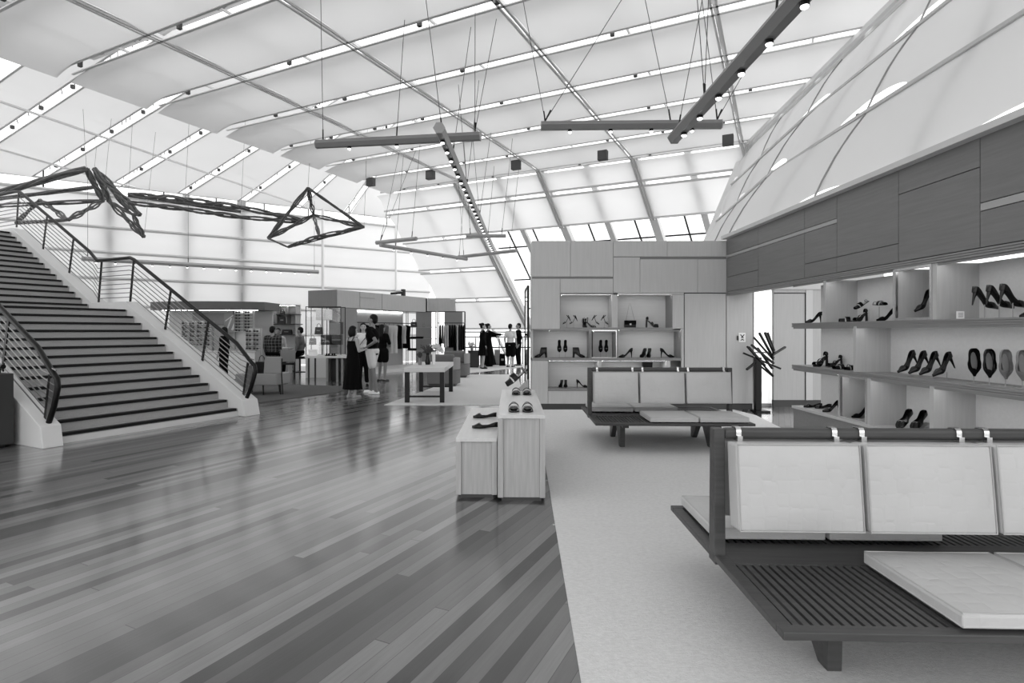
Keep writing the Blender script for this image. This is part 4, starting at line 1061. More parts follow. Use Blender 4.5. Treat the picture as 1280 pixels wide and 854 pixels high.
# ---- wide chair by the stairs with a black bag
t = thing('lounge_chair', 'wide pale upholstered chair with dark legs at the foot of the stairs', 'chair', (-5.85, 12.4, .0125), -.08)
b = MB(); b.box(0,.95,0,.7,.21,.46); b.build('seat', 'chair', t, bevel=.02)
b = MB(); b.prism([V(.60,.10,.462), V(1.0,.10,.462), V(1.0,.10,.84), V(.63,.10,.84)], V(0,.07,0)); b.build('backrest', 'chair', t, bevel=.015)
for x, y in ((.62,.05),(.98,.12),(.72,.6),(.06,.05),(.06,.6)):
    b = MB(); b.tube([V(x,y,.212), V(x+.01,y,0)], [.02,.014], 8); b.build('leg', 'blackmetal', t)
b = MB(); b.tube([V(1.03,.14,0), V(1.0,.14,.45), V(1.01,.14,.80)], .014, 8); b.build('back_post', 'blackmetal', t)
bag = thing('tote_bag', 'black tote bag standing on the wide pale chair by the stairs', 'bag', (-5.34, 12.6, .474))
b = MB(); b.prism([V(-.15,-.08,0), V(.15,-.08,0), V(.13,-.05,.26), V(-.13,-.05,.26)], V(0,.14,0)); b.build('body', 'black', bag, bevel=.015)
b = MB(); b.tube([V(-.07,-.0,.25), V(-.05,0,.36), V(0,0,.40), V(.05,0,.36), V(.07,0,.25)], .009, 6); b.build('handle', 'black', bag, smooth=60)
# ---- grey table with two black trays, behind the woman in the long dress
t = thing('counter_table', 'pale counter table on a boxy grey pedestal behind the woman in black', 'table', (-5.45, 15.7, 0))
b = MB(); b.box(0,1.25,0,.8,.66,.72); b.build('top', 'light', t, bevel=.004)
for x in (.58, 1.0):
    for xx in (x, x+.28):
        b = MB(); b.box(xx,xx+.06,.05,.7,.0,.659); b.build('pedestal_side', 'midgrey', t)
    b = MB(); b.box(x+.061,x+.279,.35,.40,.0,.659); b.build('pedestal_back', 'dark', t)
b = MB(); b.box(.05,.09,.1,.14,0,.659); b.build('leg', 'dark', t); b = MB(); b.box(.05,.09,.66,.70,0,.659); b.build('leg', 'dark', t)
# eyewear: one pair, copied
GLS = []
def glasses(loc, rz, label, grp, s_=1.0):
    if not GLS:
        b = MB()
        for s2 in (-1, 1):
            ring = [V(.034*s2+.028*math.cos(a), 0, .024+.021*math.sin(a)) for a in [2*PI*k/10 for k in range(10)]]
            b.tube(ring, .004, 5, closed=True)
            b.prism([p*1.0 for p in ring], V(0,.003,0))
            b.bar(V(.062*s2,0,.03), V(.064*s2,.12,.024), .005)
        b.bar(V(-.01,0,.03), V(.01,0,.03), .006)
        o = b.build('sunglasses', 'black'); o.location = (0,0,0); tag(o, label, 'sunglasses', grp); GLS.append(o)
    else: o = dup(GLS[0], (0,0,0), 0, label, grp)
    o.location = loc; o.rotation_euler = (0,0,rz); o.scale = (s_,)*3
    return o
for i, dx in enumerate((.62,.78)):
    tr = thing('eyewear_tray', 'black tray on the pale counter table, %s of two' % ('left','right')[i], 'tray', (-5.45+dx, 15.78, .721), 0, 'black trays')
    b = MB(); b.box(-.07,.07,-.05,.10,0,.02); b.build('tray', 'black', tr, bevel=.004)
    b = MB()
    for k in (-.045, .015): b.ell(V(k+.015,-.0,.045), (.026,.03,.03), n=8, m=6)
    b.build('rolled_insert', 'blacksuede', tr)
bx0 = thing('gift_box', 'white box on the left end of the pale counter table', 'box', (-5.30, 15.95, .721))
b = MB(); b.box(-.10,.10,-.08,.08,0,.13); b.build('box', 'white', bx0, bevel=.004); b = MB(); b.box(-.103,.103,-.083,.083,.131,.17); b.build('lid', 'white', bx0, bevel=.003)
ch = thing('side_chair', 'dark side chair left of the pale counter table', 'chair', (-6.40, 16.3, 0), .3)
b = MB(); b.box(0,.42,0,.42,.43,.48); b.build('seat', 'darkcloth', ch, bevel=.01)
b = MB(); b.box(0,.42,.39,.43,.50,.86); b.build('backrest', 'midgrey', ch, bevel=.01)
for x in (.0,.39):
    for y in (.0,.39):
        b = MB(); b.box(x,x+.03,y,y+.03,0,.429); b.build('leg', 'blackmetal', ch)
for x in (.01,.38):
    b = MB(); b.box(x,x+.03,.40,.42,.481,.52); b.build('back_post', 'blackmetal', ch)
# ---- eyewear area under the dark canopy
ew = thing('eyewear_kiosk', 'eyewear wall with a dark curved canopy left of the bag shelves', 'display', (-8.8, 18, 0), world=True)
b = MB(); n = 12
top = []
for i in range(n+1):
    s_ = i/n; x = -10.9+3.57*s_; y = 17.0+.5*(2*s_-1)**2
    top.append(V(x,y,2.08))
b.prism(top+[V(-7.33,18.7,2.08), V(-10.9,18.7,2.08)], V(0,0,.25)); b.build('canopy', 'canopy', ew)
b = MB(); b.box(-10.6,-7.6,17.62,17.66,2.072,2.0795); b.build('led_strip', 'led', ew)
b = MB(); b.box(-10.9,-7.5,18.5,18.6,0,2.08); b.build('back_panel', 'light', ew)
b = MB(); b.box(-10.1,-8.95,18.44,18.49,1.62,2.02); b.build('grey_panel', 'slat', ew)
b = MB(); b.prism([V(-8.45,17.9,0), V(-8.36,17.9,0), V(-8.36,17.9,1.6), V(-8.33,17.9,2.08), V(-8.52,17.9,2.08), V(-8.45,17.9,1.6)], V(0,.1,0)); b.build('pillar', 'dark', ew)
ps = thing('poster', 'pale abstract poster left of the dark pillar under the canopy', 'poster', (-8.80, 18.40, 1.35))
b = MB(); b.box(-.24,.24,0,.04,0,.68); b.build('panel', 'trim', ps)
b = MB(); 
for a0, a1, w_ in (((-.15,.08),(.0,.5),.05),((.02,.1),(.16,.42),.07),((-.2,.4),(.1,.62),.03)): b.bar(V(a0[0],-.003,a0[1]), V(a1[0],-.003,a1[1]), w_, .004, up=(0,1,0))
b.build('pale_strokes', 'white', ps)
def rack(label, x0, x1, Y, z0, z1, cols, rows, where):
    t = thing('eyewear_rack', label, 'rack', ((x0+x1)/2, Y, 0), 0, 'eyewear racks')
    hw = (x1-x0)/2
    b = MB(); b.box(-hw,hw,.05,.08,0,z1); b.build('panel', 'light', t)
    b = MB()
    for r in range(rows):
        z = z0+(z1-z0)*(r+.12)/rows; b.box(-hw,hw,-.06,.049,z-.012,z)
    b.build('shelves', 'white', t)
    for c in range(cols+1):
        x = -hw+2*hw*c/cols; b = MB(); b.box(x-.008,x+.008,-.06,.049,.0 if c in (0,cols) else z0,z1); b.build('upright', 'trim', t)
    for r in range(rows):
        z = z0+(z1-z0)*(r+.12)/rows
        for c in range(cols):
            x = (x0+x1)/2-hw+2*hw*(c+.5)/cols
            glasses((x, Y-.055, z+.001), 0, 'black sunglasses, %s, row %s, column %s' % (where, ('one','two','three','four','five','six','seven','eight')[rows-1-r], ('one','two','three','four','five')[c]), 'sunglasses on the eyewear racks', 1.25)
rack('eyewear rack right of the dark pillar, under the canopy edge', -8.30, -7.72, 17.6, 1.40, 2.06, 2, 7, 'rack by the pillar')
rack('low eyewear rack in front of the bag shelves', -7.62, -7.18, 16.9, .85, 1.50, 2, 5, 'low rack by the bags')
rack('wide eyewear rack behind the stair railing, left of the poster', -10.0, -9.05, 17.7, .95, 1.75, 4, 6, 'wide rack behind railing')
simple('display_counter', 'white display counter behind the end of the stair railing', 'counter', (-7.9, 16.0, 0), (('body','white',((-.7,.7,0,.5,.05,.80),)),('top','light',((-.72,.72,-.02,.52,.801,.84),)),('kick_base','kick',((-.65,.65,.05,.45,0,.049),))))
# ---- bag shelving
bsu = thing('bag_shelving', 'grey open shelving with handbags behind the seated people', 'shelving', (-7.9, 20.2, 0), world=True)
K20 = 20/F; zz = lambda py: CAMH-(py-CY)*K20; xx = lambda px: (px-CX)*K20
b = MB(); b.box(xx(322),xx(370),20.45,20.5,0,zz(380)); b.build('back_panel', 'white', bsu)  # white tone stands in for light inside the shelves
for (x0,x1,y) in ((326,369,381),(345,371,392.5),(326,373,404.8),(326,368,418)):
    b = MB(); b.box(xx(x0),xx(x1),20.0,20.449,zz(y)-.03,zz(y)); b.build('shelf', 'kick', bsu)
for (x0,y0,x1,y1,m_) in ((330,382.5,344,392,'slat'),(357,382.5,369,392,'midgrey'),(326,393,346,404,'slat')):
    b = MB(); b.box(xx(x0),xx(x1),20.25,20.30,zz(y1),zz(y0)); b.build('grey_panel', m_, bsu)
for px in (345,357.5,369):
    b = MB(); b.box(xx(px)-.012,xx(px)+.012,20.02,20.449,0 if px == 369 else zz(404.5),zz(382.2)); b.build('upright', 'trim', bsu)
b = MB(); b.box(xx(327),xx(368),20.06,20.10,zz(381)-.037,zz(381)-.031); b.build('led_strip', 'led', bsu)
b = MB(); b.box(xx(323),xx(369),20.02,20.449,0,.75); b.build('base_cabinet', 'light', bsu)
def handbag(label, loc, w_, h, d=.1, m='dark', hand=True, group='handbags in the shop', rz=0):
    t = thing('handbag', label, 'bag', loc, rz, group)
    b = MB(); b.prism([V(-w_/2,-d/2,0), V(w_/2,-d/2,0), V(w_*.43,-d*.3,h), V(-w_*.43,-d*.3,h)], V(0,d,0)); b.build('body', m, t, bevel=.012)
    b = MB(); b.box(-w_*.2,w_*.2,-d/2-.006,-d/2+.02,h*.45,h*.6); b.build('clasp', 'greysteel', t)
    if hand:
        b = MB(); b.tube([V(-w_*.25,0,h-.005), V(-w_*.2,0,h+w_*.35), V(0,0,h+w_*.45), V(w_*.2,0,h+w_*.35), V(w_*.25,0,h-.005)], .009, 6); b.build('handle', m, t, smooth=60)
    return t
handbag('dark quilted bag in the top cubby of the bag shelving', (xx(351), 20.15, zz(392.5)+.001), .17, .10, m='dark')
handbag('grey tote with tall handle, left of the second bag shelf', (xx(334), 20.12, zz(404.8)+.001), .22, .16, m='midgrey')
handbag('dark boxy bag right in the framed cubby of the second bag shelf', (xx(351.5), 20.12, zz(404.8)+.001), .24, .25, .14, m='dark', hand=False)
handbag('grey round bag at the left of the third bag shelf', (xx(331), 20.12, zz(418)+.001), .26, .20, .14, m='midgrey', hand=False)
handbag('wide dark bag at the right of the third bag shelf', (xx(357), 20.12, zz(418)+.001), .36, .17, .14, m='dark', hand=False)
simple('service_counter', 'slim pale counter between the seated people in front of the bag shelving', 'counter', (-7.25, 18.8, 0), (('body','light',((-.16,.16,0,.4,.0,.82),)),('top','white',((-.19,.19,-.03,.43,.821,.86),))))
# ---- glass showcase and its bags
gs = thing('glass_showcase', 'tall thin-framed glass showcase of bags left of the oak pillar', 'showcase', (-5.35, 17.3, 0), world=True)
x0, x1, y0, y1 = -5.88, -4.80, 17.0, 17.5
b = MB(); b.box(x0,x1,y0,y1,0,.70); b.build('base', 'light', gs, bevel=.005)
for x in (x0,-5.39,x1-.02):
    for y in (y0,y1-.02):
        b = MB(); b.box(x,x+.02,y,y+.02,.701,2.15); b.build('post', 'darksteel', gs)
for z in (2.13,):
    b = MB(); b.box(x0,x1,y0,y0+.02,z+.021,z+.04); b.box(x0,x1,y1-.02,y1,z+.021,z+.04); b.build('top_rail', 'darksteel', gs)
for z in (1.0,1.32,1.75):
    b = MB(); b.box(x0+.022,x1-.022,y0+.02,y1-.021,z-.008,z); b.build('glass_shelf', 'glass', gs)
b = MB(); b.box(x0+.021,x1-.021,y0+.005,y0+.01,.702,2.12); b.build('glass_pane', 'glass', gs)
b = MB(); b.box(-5.70,-5.20,17.40,17.44,1.76,2.1); b.build('sign_panel', 'white', gs)
handbag('dark bag on the lit middle shelf of the glass showcase', (-5.56, 17.26, 1.321), .24, .22, .12, m='dark', hand=True)
handbag('black round bag low at the left of the glass showcase', (-5.75, 17.26, 1.001), .20, .20, .12, m='black', hand=True)
simple('leather_case', 'pale square case with dark rim on the middle showcase shelf', 'case', (-5.03, 17.26, 1.321), (('body','slat',((-.17,.17,-.1,.1,0,.36),)),('rim','dark',((.171,.20,-.1,.1,0,.38),(-.17,.17,-.1,.1,.361,.38)))))
simple('leather_case', 'wide dark trunk on the low shelf of the glass showcase', 'case', (-5.33, 17.26, 1.001), (('body','dark',((-.14,.14,-.1,.1,0,.30),)),('strap','greysteel',((-.02,.02,-.104,-.101,0,.30),))))
simple('leather_case', 'second dark trunk right of the first in the glass showcase', 'case', (-4.99, 17.26, 1.001), (('body','dark',((-.14,.14,-.1,.1,0,.30),)),('strap','midgrey',((-.14,.14,-.104,-.101,.13,.17),))))
# ---- oak partition volume over the clothing bay
sp_ = thing('oak_partition', 'long pale oak box canopy over the clothing bay, dark left end', 'canopy', tuple(G(-13, 15.8, 0)), world=True)
b = MB(); b.gbox(-13.55,-12.365,13.40,18.3,2.17,2.72); b.build('canopy_box', 'vol', sp_)
b = MB(); b.gbox(-13.56,-12.37,13.37,13.399,2.16,2.72); b.build('end_panel', 'voldark', sp_)
b = MB(); b.gbox(-12.364,-12.35,14.45,14.46,2.17,2.72); b.build('joint', 'trim', sp_)
b = MB(); b.gbox(-12.364,-12.35,15.6,15.61,2.17,2.72); b.build('joint', 'trim', sp_)
b = MB(); b.gbox(-12.364,-12.345,14.465,15.2,2.52,2.55); b.build('joint', 'trim', sp_)
b = MB(); b.gbox(-12.75,-12.40,13.45,14.35,.0,2.169); b.build('pillar', 'slat', sp_)
b = MB()
for i in range(22): b.gbox(-12.399,-12.385,13.45,14.35,.05+.096*i,.125+.096*i)
b.build('slats', 'slat', sp_)
b = MB(); b.gbox(-13.55,-13.45,14.36,18.3,.0,2.169); b.build('bay_wall', 'trim', sp_)
b = MB(); b.gbox(-13.44,-11.9,14.36,18.6,0,.09); b.build('podium', 'light', sp_)
b = MB(); b.gbox(-13.43,-13.40,14.5,18.2,2.13,2.16); b.build('led_strip', 'led', sp_)
b = MB(); b.tube([G(-12.9,14.5,1.72), G(-12.9,18.2,1.72)], .016, 8)
for v in (14.5,16.4,18.15): b.tube([G(-12.9,v,.091), G(-12.9,v,1.72)], .012, 6)
b.build('garment_rail', 'darksteel', sp_)
GAR = {}
def garment(loc, rz, L, m, label, grp, wd=.42, th=.075):
    key = (m, L)
    if key in GAR: return dup(GAR[key], loc, rz, label, grp)
    t = thing('hanging_garment', label, 'clothes', loc, rz, grp)
    b = MB()
    prof = [(.06,-.06),(.20,-.09),(wd/2,-.15),(wd/2*.94,-.30),(wd/2*.86,-.5),(wd/2*.95,-L)]
    rings = []
    n = 16
    for i, (hw, z) in enumerate(prof):
        tt = th/2*(.5+.5*i/5)
        rings.append([b.bm.verts.new(V(hw*math.cos(2*PI*j/n), (tt*math.sin(2*PI*j/n))*(1+.35*math.sin(5*2*PI*j/n)*i/5), z)) for j in range(n)])
    for A_, B_ in zip(rings, rings[1:]):
        for j in range(n): b.bm.faces.new((A_[j], A_[(j+1)%n], B_[(j+1)%n], B_[j]))
    b.bm.faces.new(rings[-1]); b.bm.faces.new(rings[0]); b.build('cloth', m, t, smooth=60)
    if 1:
        b = MB(); b.tube([V(-.20,0,-.10), V(0,0,-.05), V(.20,0,-.10)], .006, 5); b.tube([V(0,0,-.05), V(0,0,.0), V(.018,0,.018), V(0,0,.03)], .004, 5); b.build('hanger', 'darksteel', t)
    GAR[key] = t; return t
ordn = ('first','second','third','fourth','fifth','sixth','seventh','eighth','ninth','tenth','eleventh')
seq = (('blackcloth',.95),('whitecloth',.9),('blackcloth',.95),('darkcloth',.8),('greycloth',1.0),('whitecloth',1.1),('whitecloth',1.1),('blackcloth',.95),('whitecloth',.75),('blackcloth',.95))
cn = {'blackcloth':'black','whitecloth':'white','darkcloth':'charcoal','greycloth':'grey'}
for i, (m_, L) in enumerate(seq):
    garment(G(-12.9, 15.35+.27*i, 1.70), GROT-.1, L, m_, '%s garment hanging in the bay behind the standing people, %s from left' % (cn[m_], ordn[i]), 'garments in the clothing bay')
# ---- second partition with grey slatted panels
s2 = thing('bay_canopy', 'small box canopy with slatted grey panels behind the shelf frames', 'canopy', (-2.7, 23.7, 0), world=True)
b = MB(); b.box(-3.0,-1.85,23.5,24.2,2.25,2.80); b.build('canopy_box', 'vol', s2)
b = MB(); b.box(-3.45,-3.06,23.45,23.9,2.25,2.80); b.build('dark_box', 'dark', s2)
for x0_, x1_ in ((-3.5,-2.85),(-2.3,-1.55)):
    b = MB(); b.box(x0_,x1_,23.55,23.65,0,2.249); b.build('panel', 'slat', s2)
    b = MB()
    for i in range(20): b.box(x0_,x1_,23.53,23.549,.08+.107*i,.15+.107*i)
    b.build('slats', 'slat', s2)
# ---- thin shelf frames (etageres)
def etagere(label, x0, x1, Y, zt, shelves, rail):
    t = thing('shelf_frame', label, 'shelving', ((x0+x1)/2, Y, 0), 0, 'thin black shelf frames')
    hw = (x1-x0)/2
    for x in (-hw, hw):
        for y in (0,.42):
            b = MB(); b.box(x-.012,x+.012,y-.012,y+.012,0,zt); b.build('post', 'darksteel', t)
    b = MB()
    for y in (0,.42): b.box(-hw+.013,hw-.013,y-.01,y+.01,zt-.02,zt)
    b.build('top_rail', 'darksteel', t)
    for z in shelves:
        b = MB(); b.box(-hw+.013,hw-.013,.0,.42,z-.018,z); b.build('shelf', 'greysteel', t)
    if rail:
        b = MB(); b.tube([V(-hw,.21,rail), V(hw,.21,rail)], .014, 8); b.box(-hw-.01,-hw+.01,.0,.42,rail-.01,rail+.01); b.box(hw-.01,hw+.01,.0,.42,rail-.01,rail+.01); b.build('garment_rail', 'darksteel', t)
etagere('thin black shelf frame with small bags, left of the hanging clothes', -3.65, -2.50, 22, 2.2, (1.58,1.12,.66), None)
etagere('thin black frame with clothes hanging behind the armchairs', -2.42, -1.36, 22, 2.2, (.25,), 1.74)
seq = (('blackcloth',.95),('greycloth',.8),('whitecloth',.95),('whitecloth',.9),('blackcloth',.95),('blackcloth',.95),('blackcloth',1.1),('whitecloth',1.1),('darkcloth',1.05),('darkcloth',1.05),('darkcloth',1.05))
for i, (m_, L) in enumerate(seq):
    garment(V(-2.34+.095*i, 22.21, 1.722), PI/2+.25, L, m_, '%s garment on the black frame behind the armchairs, %s from left' % (cn[m_], ordn[i]), 'garments on the black frame')
handbag('dark bag on the upper shelf of the thin frame', (-3.38, 22.2, 1.581), .26, .20, .12, m='dark')
handbag('small grey bag on the upper shelf of the thin frame, right of the dark one', (-2.98, 22.2, 1.581), .13, .15, .1, m='midgrey')
simple('folded_clothes', 'black folded garment on the middle shelf of the thin frame', 'clothes', (-3.3, 22.2, 1.121), (('stack','blackcloth',((-.28,.28,-.15,.15,0,.06),)),('fold','darkcloth',((-.2,.30,-.14,.14,.061,.085),))), bevel=.012)
simple('folded_clothes', 'black folded garment on the low shelf of the thin frame', 'clothes', (-3.45, 22.2, .661), (('stack','blackcloth',((-.17,.17,-.15,.15,0,.06),)),('fold','darkcloth',((-.15,.15,-.14,.14,.061,.08),))), bevel=.012)
handbag('pale grey bag on the low shelf of the thin frame', (-3.0, 22.2, .661), .24, .16, .1, m='slat')
# ---- far railing and things in front of it
t = thing('glass_railing', 'far glass railing with dark posts below the steep fabric wall', 'railing', (-.6, 23.9, 0))
for i in range(7):
    b = MB(); b.box(-.9+.5*i-.02,-.9+.5*i+.02,-.02,.02,0,1.14); b.build('post', 'darksteel', t)
for z in (1.15,.70):
    b = MB(); b.box(-1.0,2.2,-.03,.03,z,z+.05); b.build('rail', 'dark', t)
b = MB(); b.box(-.99,2.19,.021,.03,.05,1.14); b.build('glass_pane', 'glass', t)
t = thing('side_cabinet', 'dark cabinet far back behind the armchairs, carrying white flowers', 'cabinet', (-.98, 21.6, .0125))
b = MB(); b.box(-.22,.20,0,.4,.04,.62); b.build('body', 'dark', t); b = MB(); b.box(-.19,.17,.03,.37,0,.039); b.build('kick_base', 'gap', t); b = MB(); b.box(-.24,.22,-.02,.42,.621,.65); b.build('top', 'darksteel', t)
b = MB(); b.box(.24,.32,.05,.12,0,1.2); b.build('post', 'blackmetal', t)
fw = thing('flower_vase', 'white flowers in a small vase on the far dark cabinet', 'flowers', (-1.06, 21.75, .664))
b = MB(); b.lathe([(.04,0),(.06,.06),(.04,.14)], 12); b.build('vase', 'midgrey', fw, smooth=50)
b = MB(); rnd = random.Random(9)
for i in range(16): b.ell(V(rnd.uniform(-.12,.12), rnd.uniform(-.08,.08), .18+rnd.uniform(0,.16)), rnd.uniform(.03,.05), n=7, m=5)
b.build('blossoms', 'petal', fw)
b = MB()
for i in range(8): b.cap(V(0,0,.12), .008, V(rnd.uniform(-.12,.12), rnd.uniform(-.05,.05), rnd.uniform(.13,.2)), .02, 6)
b.build('leaf', 'leaf', fw)
simple('display_pedestal', 'grey rounded pedestal far back between the robed woman and the man in shorts', 'pedestal', (-.08, 23.4, 0), (('column','slat',((-.12,.12,-.12,.12,.04,.62),)),('base','dark',((-.18,.18,-.18,.18,0,.039),)),('cap','light',((-.13,.13,-.13,.13,.621,.65),))), bevel=.008)
handbag('black shopping bag on the floor far back right of the grey pedestal', (.13, 22.8, 0), .26, .50, .14, m='blackcloth', hand=True)
# tall mirror frame standing at the end of the shelving wall
t = thing('standing_mirror', 'tall dark-framed mirror beyond the left end of the shelving wall', 'mirror', (.56, 11.4, .0))
for y in (-.62,.58):
    b = MB(); b.box(-.02,.02,y,y+.05,0,2.3); b.build('frame_post', 'darksteel', t)
for z in (.02,2.26):
    b = MB(); b.box(-.02,.02,-.569,.579,z,z+.04); b.build('frame_rail', 'darksteel', t)
b = MB(); b.box(-.008,.008,-.568,.578,.061,2.259); b.build('glass', 'mirror', t)
# little bracket of lamps on the partition roof
t = thing('lamp_bracket', 'small striped lamp bracket on top of the oak box canopy', 'lamp', tuple(G(-12.7, 17.3, 2.721)), GROT)
b = MB(); b.box(-.06,.06,-.06,.06,0,.28); b.build('box', 'dark', t)
for i in range(4):
    b = MB(); b.tube([V(-.1,-.2-.14*i,.13-.015*i), V(.1,-.2-.14*i,.13-.015*i)], .04, 8); b.build('lamp', 'blackmetal', t)
b = MB(); b.box(-.015,.015,-.7,-.061,.16,.20); b.build('arm', 'trim', t)
# ================================================================ PEOPLE
def remeshed(b, vox, smooth_it=2):
    """union of rounded shapes -> one continuous surface, returned as MB"""
    me = bpy.data.meshes.new('tmp'); bmesh.ops.recalc_face_normals(b.bm, faces=b.bm.faces); b.bm.to_mesh(me); b.bm.free()
    o = bpy.data.objects.new('tmp', me); COL.objects.link(o)
    md = o.modifiers.new('r','REMESH'); md.mode = 'VOXEL'; md.voxel_size = vox
    if smooth_it: s_ = o.modifiers.new('s','SMOOTH'); s_.factor = .5; s_.iterations = smooth_it
    dg = bpy.context.evaluated_depsgraph_get(); ev = o.evaluated_get(dg)
    m2 = bpy.data.meshes.new_from_object(ev); bpy.data.objects.remove(o); bpy.data.meshes.remove(me)
    r = MB(); r.bm.from_mesh(m2); bpy.data.meshes.remove(m2); return r
def hand(b, w_, d, side, s_):
    """palm + five bent fingers from wrist w_ along d"""
    d = Vector(d).normalized(); n = V(0,1,0) if abs(d.y) < .8 else V(0,0,1)
    x = d.cross(n).normalized(); n = x.cross(d).normalized()
    k = w_+d*.075*s_
    b.cap(w_, .022*s_, k, .024*s_)
    for q in (-1, 1): b.cap(w_+x*q*.01*s_, .016*s_, k+x*q*.024*s_, .014*s_)
    for i, (off, L) in enumerate(((-.030,.062),(-.010,.074),(.010,.070),(.029,.052))):
        a = k+x*off*s_; m_ = a+(d*.9+n*.25)*L*.55*s_; e = m_+(d*.75+n*.65)*L*.5*s_
        b.cap(a, .0095*s_, m_, .009*s_, 6); b.cap(m_, .009*s_, e, .0075*s_, 6)
    sd = -side
    a = w_+d*.02*s_+x*sd*.022*s_; m_ = a+(d*.6+x*sd*.8+n*.2).normalized()*.04*s_; e = m_+(d*.95+x*sd*.2+n*.3).normalized()*.032*s_
    b.cap(a, .013*s_, m_, .011*s_, 6); b.cap(m_, .011*s_, e, .008*s_, 6)
def person(label, loc, rz, H, cloth, hair='short', head=(0,0), arms=None, legs=None, dz=0, lean=0, vox=.012, skin='skin', shoes='black', group=None, build_=1.0):
    """faces local -Y. arms: {side:(elbow, wrist)}; legs: {side:(knee, ankle)}; dz drops the trunk for sitting"""
    s = H/1.72; S = lambda *p: V(p[0]*s, p[1]*s, p[2]*s)
    t = thing('person', label, 'person', loc, rz, group)
    TR_ = Matrix.Translation(V(0,0,dz)) 
    LN = Matrix.Translation(S(0,0,.93)) @ Matrix.Rotation(lean,4,'X') @ Matrix.Translation(-S(0,0,.93))
    U = lambda *p: TR_ @ LN @ S(*p)          # trunk space
    HM = TR_ @ LN @ Matrix.Translation(S(0,0,1.50)) @ Matrix.Rotation(head[0],4,'Z') @ Matrix.Rotation(head[1],4,'X') @ Matrix.Translation(-S(0,0,1.50))
    Hd = lambda *p: HM @ S(*p)
    W = build_
    arms = arms or {}; legs = legs or {}
    A_ = {}; L_ = {}
    for sd in (-1, 1):
        e, w_ = arms.get(sd, ((.235*sd,.03,1.13),(.245*sd,-.06,.885)))
        A_[sd] = (U(.175*sd*W,0,1.395), U(*e), U(*w_))
        if sd in legs: k, a = legs[sd]; L_[sd] = (U(.09*sd,0,.90), S(*k), S(*a))
        else: L_[sd] = (U(.09*sd,0,.90), S(.10*sd,-.015,.48), S(.105*sd,.02,.085))
    def torso(b, g=0):
        b.ell(U(0,0,.93), (.165*s*W+g,.115*s*W+g,.13*s+g)); b.ell(U(0,0,1.08), (.140*s*W+g,.10*s*W+g,.15*s+g)); b.ell(U(0,0,1.26), (.165*s*W+g,.115*s*W+g,.17*s+g))
        b.cap(U(-.145*W,0,1.395), .055*s+g, U(.145*W,0,1.395), .055*s+g)
    b = MB(); torso(b)
    b.cap(U(0,.012,1.40), .06*s, Hd(0,.0,1.53), .05*s)
    b.ell(Hd(0,-.005,1.625), (.074*s,.092*s,.098*s)); b.ell(Hd(0,-.035,1.565), (.054*s,.06*s,.062*s)); b.ell(Hd(0,-.062,1.535), (.03*s,.028*s,.026*s))
    b.cap(Hd(0,-.092,1.625), .011*s, Hd(0,-.113,1.59), .014*s, 6)
    for sd in (-1, 1): b.ell(Hd(.075*sd,.005,1.605), (.012*s,.022*s,.032*s))
    for sd in (-1, 1):
        sh_, el, wr_ = A_[sd]
        b.cap(sh_, .050*s, el, .038*s); b.cap(el, .038*s, wr_, .026*s); hand(b, wr_, wr_-el, sd, s)
        hp, kn, an = L_[sd]
        b.cap(hp, .086*s, kn, .055*s); b.cap(kn, .054*s, kn.lerp(an,.35), .052*s); b.cap(kn.lerp(an,.35), .052*s, an, .036*s)
        f0 = V(an.x, an.y+.03*s, an.z-.045*s); f1 = V(an.x*1.08, an.y-.15*s, an.z-.055*s)
        b.cap(an, .036*s, f0, .036*s); b.cap(f0, .032*s, f1, .024*s)
    body = remeshed(b, vox).build('body', skin, t, smooth=80)
    # face
    for sd in (-1, 1):
        b = MB(); b.ell(Hd(.030*sd,-.086,1.632), (.013*s,.008*s,.007*s), n=8, m=6); b.build('eye', 'ink', t, smooth=80)
    b = MB(); b.ell(Hd(0,-.089,1.562), (.022*s,.008*s,.006*s), n=8, m=6); b.build('mouth', 'lip', t, smooth=80)
    # hair
    b = MB()
    b.ell(Hd(0,.016,1.655), (.084*s,.098*s,.088*s)); b.ell(Hd(0,.05,1.61), (.078*s,.062*s,.085*s))
    if hair == 'bob': b.ell(Hd(0,.045,1.565), (.095*s,.075*s,.12*s)); b.ell(Hd(.07,.0,1.57), (.028*s,.06*s,.10*s)); b.ell(Hd(-.07,.0,1.57), (.028*s,.06*s,.10*s))
    if hair == 'long': b.ell(Hd(0,.055,1.53), (.09*s,.06*s,.17*s)); b.ell(Hd(0,.07,1.42), (.085*s,.045*s,.13*s))
    if hair == 'bun': b.ell(Hd(0,.11,1.68), .045*s)
    hr = remeshed(b, vox)
    # cut the fringe so that the face stays open
    inv = HM.inverted()
    rm = [v for v in hr.bm.verts if (inv @ v.co).y < -.045*s and (inv @ v.co).z < 1.665*s]
    bmesh.ops.delete(hr.bm, geom=rm, context='VERTS'); hr.build('hair', 'hair', t, smooth=80)
